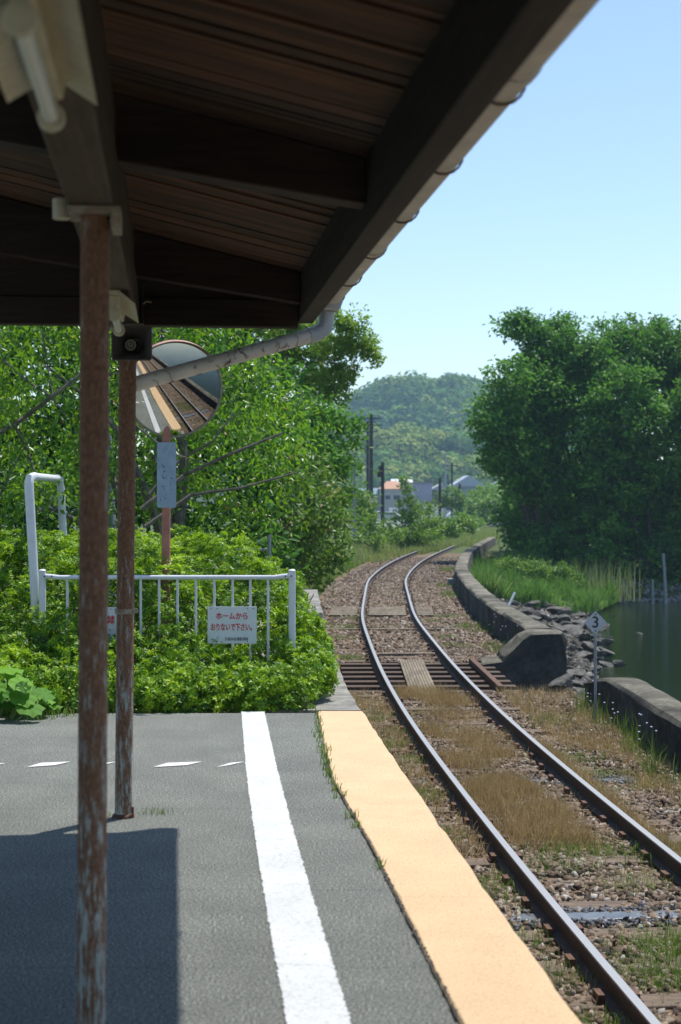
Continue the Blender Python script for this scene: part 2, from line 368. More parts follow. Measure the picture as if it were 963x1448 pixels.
M['hill_leaf'] = leafmat('hill_leaf', [(0, (0.016, 0.060, 0.020)), (0.45, (0.065, 0.17, 0.032)), (0.8, (0.15, 0.29, 0.042)), (1, (0.27, 0.32, 0.07))], 0.25, 0.7, 0.1)
M['butterbur'] = leafmat('broad_leaf', [(0, (0.03, 0.11, 0.015)), (0.5, (0.09, 0.25, 0.02)), (1, (0.20, 0.42, 0.04))], 0.40, 0.6, 0.2, (0.25, 0.5, 0.03))
M['dry_grass'] = leafmat('dry_grass', [(0, (0.24, 0.16, 0.07)), (0.5, (0.42, 0.30, 0.15)), (0.9, (0.55, 0.43, 0.24)), (1, (0.22, 0.28, 0.07))], 0.35, 0.7, 0.15, (0.4, 0.28, 0.1))
M['grass'] = leafmat('green_grass', [(0, (0.05, 0.11, 0.02)), (0.6, (0.12, 0.21, 0.035)), (0.85, (0.20, 0.27, 0.06)), (1, (0.36, 0.30, 0.14))], 0.35, 0.6, 0.2, (0.25, 0.42, 0.05))
M['pale_grass'] = leafmat('pale_grass', [(0, (0.18, 0.27, 0.05)), (0.6, (0.36, 0.45, 0.11)), (1, (0.58, 0.54, 0.36))], 0.3, 0.7, 0.15, (0.4, 0.4, 0.15))
M['reed'] = leafmat('reed_leaf', [(0, (0.045, 0.12, 0.025)), (0.5, (0.12, 0.25, 0.045)), (0.8, (0.20, 0.32, 0.08)), (1, (0.40, 0.36, 0.20))], 0.35, 0.6, 0.2, (0.25, 0.5, 0.06))
M['flower'] = simple('pale_violet_petal', (0.55, 0.50, 0.72), 0.7, var=0.05)

# ---------------------------------------------------------------- plan curves
TY = [-200, -60, -20, 0, 4.5, 7.16, 10.5, 13.33, 16.69, 21.87, 31.2, 45.2, 52, 58.8, 66, 74.5, 80, 100, 123, 160, 200, 260]
TX = [20, 9.2, 4.7, 2.78, 2.33, 2.06, 1.767, 1.567, 1.34, 1.14, 0.99, 1.384, 1.93, 2.65, 3.62, 4.9, 5.75, 8.8, 12.2, 18.0, 25, 37]
def smooth_curve(ys, xs):
    yy = np.arange(ys[0], ys[-1]+0.01, 0.5); xx = np.interp(yy, ys, xs)
    k = np.exp(-0.5*(np.arange(-12, 13)/4.0)**2); k /= k.sum()
    xp = np.pad(xx, 12, mode='reflect', reflect_type='odd'); return yy, np.convolve(xp, k, 'valid')
_ty, _tx = smooth_curve(TY, TX)
def tc_(Y): return np.interp(Y, _ty, _tx)
EY = [-60, 4.51, 6.77, 8.2, 9.33, 11.2, 15.7, 20.7, 24.6]
EX = [0.716+6.6, 0.716, 0.530, 0.400, 0.290, 0.125, -0.10, -0.30, -0.40]
_ey, _ex = smooth_curve(EY, EX)
def ed(Y): return np.interp(Y, _ey, _ex)
WOFY = [-60, 0, 10, 14, 18.9, 24, 29, 36, 42, 51, 79, 90]
WOFF = [1.75, 1.75, 1.75, 1.75, 1.95, 2.0, 1.95, 1.93, 2.0, 2.15, 2.2, 2.2]
def wi(Y): return tc_(Y)+np.interp(Y, WOFY, WOFF)          # track-side face of the sea wall
RAIL_Z, SLP_Z, BAL_Z, WAT_Z = -0.92, -1.06, -1.085, -2.5
def heading(Y, fn=tc_, e=0.3): return math.atan2(float(fn(Y+e)-fn(Y-e)), 2*e)      # angle from +Y towards +X

def sstep(a, b, x): t = np.clip((x-a)/(b-a), 0, 1); return t*t*(3-2*t)
WEY = [18.5, 24, 33, 38, 48, 56, 59, 61]; WEX = [4.1, 4.9, 5.5, 6.6, 7.8, 9.0, 11.5, 40]
def gh(X, Y):
    X = np.asarray(X, float); Y = np.asarray(Y, float)
    s = X-tc_(Y)
    z = np.full(X.shape, BAL_Z)
    # left bank
    lb = np.interp(Y, [-60, 24, 30, 45, 70, 100, 200, 300], [-0.08, -0.08, -0.25, -0.55, -0.75, -1.0, -2.0, -2.3])
    z = np.where(s < -1.5, BAL_Z+(lb-BAL_Z)*sstep(1.5, 3.0, -s), z)
    plat = (Y < 24.6) & (X < ed(Y)-0.05)
    z = np.where(plat & (Y < 11.1), -0.6, z)
    z = np.where((Y >= 11.1) & (Y < 24.6) & (X < ed(Y)-0.72), -0.05, z)
    z = np.where((Y >= 11.1) & (Y < 24.6) & (X >= ed(Y)-0.72) & (X < ed(Y)-0.05), -0.5, z)
    far = sstep(95, 240, Y); z = z*(1-far)+(-2.3)*far
    # lake side
    wx = wi(Y); d = X-(wx+0.40)
    we = np.interp(Y, WEY, WEX)
    t = np.clip(d/np.maximum(we-wx-0.4, 0.2), 0, 4)
    zr = -1.45-1.05*np.minimum(t, 1)-0.5*np.clip(X-we, 0, 3)
    zr = np.where(Y < 18.7, -4.0, zr)
    dd = Y-59-0.6*np.sin(X*0.7); land = np.where(dd > -6, -2.5+0.13*np.clip(dd, -6, 12), -9)
    patch = sstep(47, 54, Y)*(1-sstep(7.0, 10.8, X))*0.75-0.35
    land = np.maximum(land, np.where(Y > 47, -2.5+patch, -9))
    zr = np.maximum(zr, land)
    zr = np.where(Y > 95, zr*(1-far)-2.3*far, zr)
    inR = d > 0
    z = np.where(inR, zr, z)
    z = np.where(Y > 85, np.where(inR, np.maximum(zr, BAL_Z*(1-far)-2.3*far-0.1*np.clip(d, 0, 4)), z), z)
    cul = (Y > 20.35) & (Y < 23.9) & (s > -1.55) & ~inR
    z = np.where(cul, -2.3, z)
    gap = (Y > 18.95) & (Y < 24.0) & (s > 1.5) & ~inR
    z = np.where(gap & (Y > 20.35), -1.9, z)
    return z

# ---------------------------------------------------------------- ground, water
xs = np.concatenate([-np.geomspace(1500, 12, 22), np.arange(-11.5, 17, 0.25), np.geomspace(17.5, 1500, 22)])
ys = np.concatenate([-np.geomspace(700, 21, 10), np.arange(-20, 4, 1.0), np.arange(4, 62, 0.25), np.arange(62, 130, 1.0), np.geomspace(131, 3500, 40)])
XX, YY = np.meshgrid(xs, ys); ZZ = gh(XX, YY)
rng = np.random.default_rng(1)
ZZ = ZZ+np.where((YY > 4) & (YY < 62), rng.normal(0, 0.010, XX.shape), 0)
sgrid = XX-tc_(YY)
grass = np.where(sgrid < -1.9, sstep(1.7, 2.4, -sgrid), 0.0)*(YY > 24)+0.5*sstep(30, 60, YY)*(np.abs(sgrid) < 2.2)*0.6
grass = np.maximum(grass, sstep(62, 80, YY)); grass = np.maximum(grass, ((YY > 49) & (sgrid > 2.7)).astype(float))
grass = np.maximum(grass, 0.32*(YY < 12)*(sgrid > -1.4)*(sgrid < -0.4)); grass = np.maximum(grass, ((YY > 11) & (XX < ed(YY)-0.7)).astype(float))
mud = ((sgrid > 2.2) & (ZZ < -1.3) & (YY < 60)).astype(float)*np.where(YY > 52, sstep(-2.2, -2.45, ZZ), 1.0)
ny, nx = XX.shape; idx = np.arange(nx*ny).reshape(ny, nx)
Fg = np.stack([idx[:-1, :-1], idx[:-1, 1:], idx[1:, 1:], idx[1:, :-1]], -1).reshape(-1, 4)
g = np_mesh('ground', np.stack([XX, YY, ZZ], -1).reshape(-1, 3), Fg, M['ground'], attrs={'grass': grass.ravel(), 'mud': mud.ravel()}, smooth=True)
tag(g, kind='structure')
wv = MB(); wv.add([(2.6, -400, WAT_Z), (900, -400, WAT_Z), (900, 64, WAT_Z), (2.6, 64, WAT_Z)], [(0, 1, 2, 3)])
tag(wv.build('lake_water', M['water']), kind='structure')

# ---------------------------------------------------------------- platform
def strip(fn0, fn1, y0, y1, z, step=0.12, jag=0.0, rs=3, th=0.0):
    r = np.random.default_rng(rs); yy = np.arange(y0, y1+1e-6, step); a = []
    ja, jb = r.normal(0, jag, len(yy)), r.normal(0, jag, len(yy))
    for i, y in enumerate(yy):
        a.append((float(fn0(y))+ja[i], y, z)); a.append((float(fn1(y))+jb[i], y, z))
    n = len(yy); f = [(2*i, 2*i+1, 2*i+3, 2*i+2) for i in range(n-1)]
    mb = MB()
    if th:
        k = len(a); a2 = a+[(x, y, zz-th) for x, y, zz in a]
        f2 = f+[(k+2*i+1, k+2*i, k+2*i+2, k+2*i+3) for i in range(n-1)]+[(2*i+1, k+2*i+1, k+2*i+3, 2*i+3) for i in range(n-1)]+[(2*i, 2*i+2, k+2*i+2, k+2*i) for i in range(n-1)]
        f2 += [(0, k, k+1, 1), (2*n-2, 2*n-1, k+2*n-1, k+2*n-2)]
        mb.add(a2, f2)
    else: mb.add(a, f)
    return mb
yew = lambda y: ed(y)-np.interp(y, [4.5, 6.8, 8.4, 11.1], [0.367, 0.385, 0.43, 0.335])
YEND = 11.17
aend = lambda x: YEND-0.0+0.09*(x+0.2)*1.0        # asphalt ends slightly nearer on the left
mb = strip(lambda y: -9.0+0*y, lambda y: yew(y)-0.004, -40, 11.05, 0.0, 0.25, 0.004, 5, 0.5)
pf = mb.build('platform', M['asphalt']); tag(pf, kind='structure')
mb = strip(lambda y: yew(y), lambda y: ed(y), -40, YEND, 0.012, 0.16, 0.0035, 7, 0.16)
ye = mb.build('platform_edge', M['yellow'], bevel=0.012); tag(ye, kind='structure')
mb = strip(lambda y: ed(y)-0.5, lambda y: ed(y)-0.045, -40, 24.4, -0.150, 0.5, 0.0, 7, 1.1)
tag(mb.build('platform_wall', M['concrete']), kind='structure')
mb = strip(lambda y: ed(y)-0.85, lambda y: ed(y)-0.01+0*y, YEND+0.01, 19.4, -0.004, 0.3, 0.006, 9, 0.145)
tag(mb.build('old_platform', M['concrete']), kind='structure')
mb = strip(lambda y: ed(y)-0.75, lambda y: ed(y)+0.02, 19.5, 24.6, 0.09, 0.4, 0.004, 19, 0.6)
o = mb.build('platform_block', M['concrete'], bevel=0.02); tag(o, kind='structure')
wl = lambda y: np.interp(y, [-40, 4.51, 5.97, 7.37, 8.68, 10.84, 11.1], [3.8, -0.164, -0.308, -0.438, -0.552, -0.722, -0.74])
wr = lambda y: wl(y)+np.interp(y, [4.5, 9, 11], [0.197, 0.183, 0.172])
mb = strip(lambda y: wl(y), lambda y: wr(y), -30, 11.06, 0.005, 0.012, 0.0028, 11)
tag(mb.build('white_line', M['white_paint']), kind='structure')
mb = MB()
for (x0, x1) in ((38, 100), (128, 166), (217, 286), (306, 346)):
    a = G(x0, 1084.5, 0.005); bq = G(x0+20, 1078.5, 0.005); c2 = G(x1, 1076.8, 0.005); d2 = G(x1-22, 1081.8, 0.005)
    mb.add([a, d2, c2, bq], [(0, 1, 2, 3)])
for k in range(1, 7):
    a = G(38-k*92, 1084.5+k*2, 0.005); bq = G(58-k*92, 1078.5+k*2, 0.005); c2 = G(100-k*92, 1076.8+k*2, 0.005); d2 = G(78-k*92, 1081.8+k*2, 0.005)
    mb.add([a, d2, c2, bq], [(0, 1, 2, 3)])
tag(mb.build('dashed_line', M['dash_paint']), kind='structure')
# dark crumbling joint beside the yellow strip
mb = strip(lambda y: yew(y)-0.0035+0.003*np.sin(y*23)*np.sin(y*7.3), lambda y: yew(y)+0.0045, 3.0, 9.2, 0.0135, 0.012, 0.0030, 21)
tag(mb.build('platform_joint', simple('joint_soil', (0.045, 0.035, 0.025), 0.95, var=0.4, scale=60)), kind='structure')

# ---------------------------------------------------------------- railway track
trk = thing('railway_track', 'single railway track of two shiny topped rails curving away past the platform', 'railway track', (float(tc_(8)), 8, RAIL_Z))
prof = [(-0.0635, -0.14), (0.0635, -0.14), (0.0635, -0.128), (0.012, -0.112), (0.009, -0.045), (0.031, -0.034), (0.031, -0.006), (0.025, 0)]
prof = prof+[(-0.025, 0), (-0.031, -0.006), (-0.031, -0.034), (-0.009, -0.045), (-0.012, -0.112), (-0.0635, -0.128)]
def rail(side, y0=-60, y1=200):
    yy = np.concatenate([np.arange(y0, 4, 2.0), np.arange(4, 90, 0.4), np.arange(90, y1, 2.0)])
    mb = MB(); n = len(prof); hd = MB()
    V = []
    for y in yy:
        h = heading(y); c, s = math.cos(h), math.sin(h); cx = float(tc_(y))
        zz = RAIL_Z-max(0, (y-120))*0.004
        for (a, z) in prof: V.append((cx+(side*0.5635+a)*c, y-(side*0.5635+a)*s, zz+z))
    Fs = [(i*n+k, i*n+(k+1) % n, (i+1)*n+(k+1) % n, (i+1)*n+k) for i in range(len(yy)-1) for k in range(n)]
    mb.add(V, Fs); o = mb.build('rail', M['rail_rust'], trk, world=True)
    o.data.materials.append(M['rail_head'])
    base = 7
    mi = np.zeros(len(Fs), dtype=np.int32)
    for j in range(len(Fs)):
        if j % n in (7,): mi[j] = 1
    o.data.polygons.foreach_set('material_index', mi); return o
rail(-1); rail(1)
# sleepers: 100 along the visible part, the rest one mesh
sl_mb = MB().box((-1.02, -0.10, -0.14), (1.02, 0.10, 0.0)); tp = MB()
proto_sl = sl_mb.build('sleeper', M['sleeper_wood'], trk, bevel=0.008)
plates = []
for sd in (-1, 1):      # one piece: plate with its two upstanding clips
    c0 = sd*0.5635
    plates.append(MB().prism([(c0-.13, 0), (c0+.13, 0), (c0+.13, .014), (c0+.113, .014), (c0+.113, .05), (c0+.077, .05), (c0+.077, .014), (c0-.077, .014), (c0-.077, .05), (c0-.113, .05), (c0-.113, .014), (c0-.13, .014)], (1, 0, 0), (0, 0, 1), (0, -.055, 0), (0, .11, 0)).build('tie_plate', M['iron'], proto_sl))
inv = wm(trk).inverted()
sy = []; y = 4.3
while y < 66:
    sy.append(y); y += 0.60
bridge_y = [20.5+0.0, 21.05, 21.6, 22.15, 22.7, 23.25, 23.8]
sy = [y for y in sy if not (20.1 < y < 24.1)]
first = True; rr = random.Random(4)
for y in sy[:100]:
    o = proto_sl if first else proto_sl.copy()
    if not first:
        COL.objects.link(o); o.parent = trk
        for pp in plates: q = pp.copy(); COL.objects.link(q); q.parent = o
    first = False
    o.location = inv @ Vector((float(tc_(y))+rr.uniform(-.03, .03), y, SLP_Z+rr.uniform(-.004, .004))); o.rotation_euler = (0, 0, -heading(y)+rr.uniform(-.02, .02))

# ballast stones
def stones(name, pts, size, m, flat=0.65, seed=0, sizes=None):
    r = np.random.default_rng(seed); n = len(pts)
    cube = np.array([(-1,-1,-1),(1,-1,-1),(1,1,-1),(-1,1,-1),(-1,-1,1),(1,-1,1),(1,1,1),(-1,1,1)], float)*0.5
    sz = size*r.uniform(0.55, 1.25, (n, 1, 3)); sz[:, :, 2] *= flat
    v = (cube[None]*r.uniform(0.6, 1.1, (n, 8, 3)))
    v[:, 4:, :2] *= r.uniform(0.5, 0.9, (n, 1, 1)); v = v*sz
    a = r.uniform(0, 2*PI, n); t = r.normal(0, 0.35, (n, 2))
    ca, sa = np.cos(a)[:, None], np.sin(a)[:, None]
    x = v[..., 0]*ca-v[..., 1]*sa; yv = v[..., 0]*sa+v[..., 1]*ca; z = v[..., 2]+x*t[:, :1]+yv*t[:, 1:]
    V = np.stack([x, yv, z], -1)+np.asarray(pts)[:, None, :]
    q = np.array([(0,3,2,1),(4,5,6,7),(0,1,5,4),(1,2,6,5),(2,3,7,6),(3,0,4,7)])
    Fq = (q[None]+(np.arange(n)*8)[:, None, None]).reshape(-1, 4)
    return np_mesh(name, V.reshape(-1, 3), Fq, m, attrs={'rnd': np.repeat(r.uniform(0, 1, n), 8)})
rng = np.random.default_rng(3)
def scat(n, y0, y1, s0, s1, pw=1.0, seed=0):
    r = np.random.default_rng(seed); Y = y0+(y1-y0)*r.uniform(0, 1, n)**pw; s = r.uniform(s0, s1, n); return tc_(Y)+s, Y
def okball(X, Y):
    s = X-tc_(Y); k = (X > ed(Y)+0.02) | (Y > 24.6); k &= X < wi(Y)-0.02
    k &= ~((Y > 20.3) & (Y < 23.95)); k &= ~((np.abs(np.abs(s)-0.5635) < 0.055)); k &= ~((np.abs(s)<1.0)&(Y<20)&(np.abs(np.mod(Y-4.3, 0.6)-0.0)<0.09)&(rng.uniform(0,1,len(X))<0.6))
    return k
B = []
for (n_, a, bq, s0, s1, sd) in ((30000, 4.3, 14, -1.7, 1.95, 1), (26000, 13, 26, -1.6, 2.0, 2), (26000, 24, 46, -2.1, 2.1, 4), (10000, 44, 66, -1.6, 2.1, 5)):
    X, Y = scat(n_, a, bq, s0, s1, 1, sd); k = okball(X, Y); X = X[k]; Y = Y[k]
    B.append((X, Y))
allX = np.concatenate([b_[0] for b_ in B]); allY = np.concatenate([b_[1] for b_ in B])
hz_ = 0.018*np.sin(allX*5)*np.sin(allY*3.1)+rng.uniform(-0.006, 0.018, len(allX))
sid = allX-tc_(allY); hz_ += 0.05*sstep(1.1, 1.6, sid)*(allY < 20)
sizes_ = np.where(allY < 26, 0.052, 0.075)
k1 = allY < 26
o = stones('ballast', np.stack([allX, allY, BAL_Z+hz_], -1)[k1], 0.055, M['ballast'], seed=5); tag(o, 'reddish brown crushed stone ballast under and beside the rails', 'ballast', kind='stuff')
o = stones('ballast', np.stack([allX, allY, BAL_Z+hz_], -1)[~k1], 0.085, M['ballast'], seed=6); tag(o, 'reddish brown ballast further along the curve beyond the open timber deck', 'ballast', kind='stuff')

# dark cable troughs crossing under the rails
def trough(Y, label, w_, sx0, sx1, seed):
    t = thing('cable_trough', label, 'cable trough', (float(tc_(Y)), Y, BAL_Z), -heading(Y))
    mb = MB(); mb.box((sx0, -w_/2, -0.10), (sx1, w_/2, 0.030))
    x = sx0
    mb.build('trough_cover', simple('slate_cover', (0.13, 0.145, 0.165), 0.35, var=0.2, scale=9), t, bevel=0.006)
    r = np.random.default_rng(seed); n = 900
    X = r.uniform(sx0, sx1, n); Yv = r.choice([-1, 1], n)*(w_/2+np.abs(r.normal(0.02, 0.07, n))); k = np.abs(np.abs(X)-0.5635) > 0.06
    o = stones('gravel', np.stack([X, Yv, r.uniform(0.0, 0.03, n)], -1)[k], 0.042, M['slate_chips'], seed=seed); o.parent = t; tag(o, kind='stuff')
trough(9.45, 'wet grey cable trough crossing under both rails in the foreground', 0.16, -1.35, 1.75, 31)
trough(13.9, 'narrow grey cable trough crossing the track beyond the dry grass', 0.10, -1.15, 1.25, 32)

# open timber deck over the culvert
cy = 22.1; ck = thing('culvert_deck', 'open deck of dark timbers carrying the rails over the culvert', 'timber deck', (float(tc_(cy)), cy, SLP_Z), -heading(cy))
for i in range(7):
    y = -1.7+i*0.56; x1 = 1.30
    MB().box((-1.12, y-0.10, -0.20), (x1, y+0.10, -0.002)).build('deck_timber', M['bridge_wood'], ck, bevel=0.01)
MB().bar((0.98, -1.95, 0.05), (0.98, 1.6, 0.05), 0.085, 0.09).build('guard_timber', M['iron'], ck, bevel=0.01)
MB().bar((-1.2, -1.9, 0.05), (-1.2, 1.9, 0.05), 0.09, 0.09).build('guard_timber', M['bridge_wood'], ck, bevel=0.01)
g_ = MB()
for sx in (-0.36, 0.36): g_.bar((sx, -2.6, -0.3), (sx, 2.3, -0.3), 0.16, 0.35)
g_.build('girder', M['rail_rust'], ck)
# woven walkway panel
wk = thing('walkway_panel', 'tan woven mesh walkway panel laid between the rails on the dark timbers', 'walkway panel', (float(tc_(cy))-0.02, cy, SLP_Z+0.004), -heading(cy)-0.03)
mb = MB()
for i in range(9): mb.box((-0.19+i*0.0425, -2.3, 0.012), (-0.19+i*0.0425+0.036, 1.85, 0.034))
mb.build('slats', M['pale_wood'], wk)
mb = MB()
for i in range(26): mb.box((-0.185, -2.25+i*0.16, 0.001), (0.185, -2.25+i*0.16+0.05, 0.0118))
mb.build('cross_battens', M['pale_wood'], wk)
# abutments of the culvert
for (y0, y1, lab) in ((19.75, 20.38, 'near concrete abutment of the culvert under the rails'), (23.85, 24.3, 'far concrete abutment of the culvert under the rails')):
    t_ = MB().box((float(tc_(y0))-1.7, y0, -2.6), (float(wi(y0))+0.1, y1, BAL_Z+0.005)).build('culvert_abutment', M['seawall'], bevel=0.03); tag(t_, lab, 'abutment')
# foot crossing of pale boards at the far curve
for (s0, s1, lab) in ((-1.30, -0.68, 'pale slatted crossing panel outside the left rail'), (-0.42, 0.42, 'pale slatted crossing panel between the rails'), (0.66, 1.02, 'narrow pale slatted crossing panel outside the right rail')):
    y = 34.2; t_ = thing('crossing_panel', lab, 'crossing panel', (float(tc_(y)), y, SLP_Z), -heading(y), 'slatted panels of the old foot crossing')
    for i in range(6):
        MB().box((s0, -1.25+i*0.42, 0.0), (s1, -1.25+i*0.42+0.30, 0.05)).build('slat', M['pale_wood'], t_)
for (yy_, s0, s1, lab) in ((29.6, -1.25, 1.3, 'thin pale timber lying across the track beyond the deck'), (25.0, -0.5, 0.5, 'thin weathered batten between the rails just beyond the deck')):
    t_ = thing('track_batten', lab, 'batten', (float(tc_(yy_)), yy_, BAL_Z), -heading(yy_))
    mb = MB()
    for (a, c_) in ((s0, -0.62), (-0.50, 0.50), (0.62, s1)):
        if c_ > a and a >= s0-0.01: mb.bar((a, 0, 0.035), (min(c_, s1), 0.03, 0.035), 0.13, 0.05)
    mb.build('batten', M['pale_wood'], t_)

# ---------------------------------------------------------------- sea walls
def wallmesh(name, label, y0, y1, top=-0.55, th=0.42, seg=8.0, round_start=False, zb=-3.4, face=None):
    t = thing(name, label, 'sea wall', (float(wi((y0+y1)/2)), (y0+y1)/2, BAL_Z))
    r = random.Random(int(y0*7)); y = y0; k = 0
    while y < y1-0.05:
        ye_ = min(y+seg, y1); yy = np.arange(y+0.012, ye_-0.012+1e-6, (ye_-y-0.024)/max(2, int((ye_-y)/0.45)))
        V = []; Fs = []
        for i, q in enumerate(yy):
            h = heading(q, wi); c, s = math.cos(h), math.sin(h); x = float(wi(q)); dz = r.uniform(-.008, .008); tw = th
            sh = 0
            if round_start and y1-q < 1.3: u = 1-(y1-q)/1.3; dz -= 0.16*u**2; sh = -0.10*u*u
            ring = [(0.0, zb), (0.0, top-0.05), (0.04, top-0.008), (0.12, top), (tw-0.10, top), (tw-0.03, top-0.012), (tw, top-0.06), (tw+0.03, zb)]
            for (a, z) in ring: V.append((x+(a+sh)*c+r.uniform(-.006, .006), q-(a+sh)*s, z+(dz if z > zb+0.1 else 0)+r.uniform(-.006, .006)))
        n = 8
        Fs = [(i*n+j, i*n+(j+1) % n, (i+1)*n+(j+1) % n, (i+1)*n+j) for i in range(len(yy)-1) for j in range(n)]
        Fs += [tuple(range(n)), tuple(reversed([(len(yy)-1)*n+j for j in range(n)]))]
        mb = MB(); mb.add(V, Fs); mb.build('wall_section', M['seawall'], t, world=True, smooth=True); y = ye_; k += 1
    return t
wn = wallmesh('sea_wall', 'low concrete sea wall nearest the platform with a rounded weathered top beside the number post', -40, 18.9, top=-0.57, seg=60, round_start=True)
wf = wallmesh('sea_wall', 'long curved concrete sea wall beyond the rocky gap with a massive broken near end', 24.35, 80, seg=7.7)
# buttress end
x0 = float(wi(24.2))
mb = MB(); r = random.Random(8)
polyA = [(x0-0.84, -2.3), (x0-0.82, -1.04), (x0-0.53, -1.0), (x0-0.49, -0.93), (x0-0.34, -0.78), (x0-0.22, -0.64), (x0-0.10, -0.575), (x0, -0.56), (x0+0.44, -0.565), (x0+0.50, -0.66), (x0+0.47, -2.6)]
poly = []
for i in range(len(polyA)):
    a = polyA[i]; c_ = polyA[(i+1) % len(polyA)]; L_ = math.hypot(a[0]-c_[0], a[1]-c_[1]); k = max(1, int(L_/0.15))
    for j in range(k): poly.append((a[0]+(c_[0]-a[0])*j/k, a[1]+(c_[1]-a[1])*j/k))
layers = [23.55, 23.7, 23.95, 24.2, 24.36]
V = []; 
for li, yl in enumerate(layers):
    for (x, z) in poly:
        low = (x < x0-0.55)
        V.append((x+r.uniform(-.03, .03), yl+r.uniform(-.045, .045)+(0.25 if False else 0)+ (0.10*(z+2.0) if li < 2 else 0), z-(0.03 if li == 0 else 0)+r.uniform(-.018, .018)))
n = len(poly); Fs = [(i*n+j, i*n+(j+1) % n, (i+1)*n+(j+1) % n, (i+1)*n+j) for i in range(len(layers)-1) for j in range(n)]+[tuple(range(n)), tuple((len(layers)-1)*n+j for j in reversed(range(n)))]
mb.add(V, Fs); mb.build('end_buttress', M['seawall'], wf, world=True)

# ---------------------------------------------------------------- rocks
rock_meshes = []
for k in range(7):
    bm = bmesh.new(); bmesh.ops.create_icosphere(bm, subdivisions=3, radius=0.5); r = random.Random(50+k)
    planes = [(Vector((r.uniform(-1, 1), r.uniform(-1, 1), r.uniform(-1, 1))).normalized(), r.uniform(0.16, 0.36)) for _ in range(13)]
    for v_ in bm.verts:
        for (nn, dd_) in planes:
            t_ = v_.co.dot(nn)-dd_
            if t_ > 0: v_.co -= nn*t_*0.92
        v_.co += Vector((r.uniform(-1, 1), r.uniform(-1, 1), r.uniform(-1, 1)))*0.012
        v_.co.z *= 0.62
    me = bpy.data.meshes.new('rock'); bm.to_mesh(me); bm.free(); me.materials.append(M['rock']); rock_meshes.append(me)
r = random.Random(77); nrk = 0
def rock(x, y, z, s, lab='grey angular rock in the jumble between the sea wall and the water', grp='rocks on the shore below the sea wall'):
    o = bpy.data.objects.new('rock', rock_meshes[r.randrange(7)]); COL.objects.link(o); o.location = (x, y, z)
    s *= .85; o.scale = (s*r.uniform(.8, 1.5), s*r.uniform(.7, 1.2), s*r.uniform(.5, .9)); o.rotation_euler = (r.uniform(-.3, .3), r.uniform(-.3, .3), r.uniform(0, 6.28))
    return tag(o, lab, 'rock', grp)
cnt = 0
while cnt < 280:
    y = 19.2+(53-19.2)*r.random()**1.1; wx = float(wi(y)); we_ = float(np.interp(y, WEY, WEX)); x = wx+0.5+(we_-wx-0.2)*r.random()
    if y < 24 and r.random() < .3: x = float(tc_(y))+r.uniform(1.75, 2.4)
    s = r.choice([.25, .35, .45, .6, .8]) * (1.0 if y < 32 else 1.15)
    z = float(gh(x, y)); 
    rock(x, y, z+0.2*s, s); cnt += 1
for (px, py, s, lab) in ((740, 862, .0, ''), (872, 938, .55, 'rounded dark rock standing out of the water behind the near sea wall'), (848, 925, .55, 'pale grey boulder at the water edge left of the number post foot'), (820, 930, .8, 'largest grey boulder between the far wall end and the number post')):
    if s: 
        q = G(px, py, WAT_Z+0.15); rock(q.x, q.y, q.z, s*1.2, lab, 'rocks on the shore below the sea wall')
for k in range(9):
    q = G(r.uniform(800, 905), r.uniform(856, 905), WAT_Z); rock(q.x, q.y, WAT_Z, r.uniform(.25, .5), 'small rock breaking the surface of the lake off the jumbled shore', 'small rocks in the shallow water')
# rubble filling between the rocks
rg = np.random.default_rng(88); n_ = 5200; Yq = rg.uniform(19.2, 54, n_); wq = wi(Yq)+.45; Xq = wq+(np.interp(Yq, WEY, WEX)-wq+.3)*rg.uniform(0, 1, n_)
kq = ~((Yq > 52) & (Xq < 8.5)); Xq = Xq[kq]; Yq = Yq[kq]
o = stones('shore_rubble', np.stack([Xq, Yq, gh(Xq, Yq)+.01], -1), .17, stonemat('rubble_stone', [(0, (.02, .02, .017)), (.5, (.06, .056, .048)), (.85, (.12, .11, .095)), (1, (.26, .25, .23))]), seed=89)
tag(o, 'small grey rubble packed between the shore rocks', 'rubble', kind='stuff')
Yq = rg.uniform(58.4, 60.2, 1500); Xq = rg.uniform(8, 24, 1500)
o = stones('shore_pebbles', np.stack([Xq, Yq, np.maximum(gh(Xq, Yq), WAT_Z)+.02], -1), .2, stonemat('pebble', [(0, (.10, .095, .08)), (1, (.34, .32, .28))]), seed=90)
tag(o, 'pale pebbles along the waterline under the dark trees', 'pebbles', kind='stuff')
# pale stick at the end of the reeds
q = P(722, 858, 38); t_ = MB().tube([P(716, 864, 38), P(728, 838, 38.3)], 0.035, 6).build('driftwood_stick', M['sign_grey'])
tag(t_, 'pale bleached stick leaning out behind the far sea wall', 'stick')

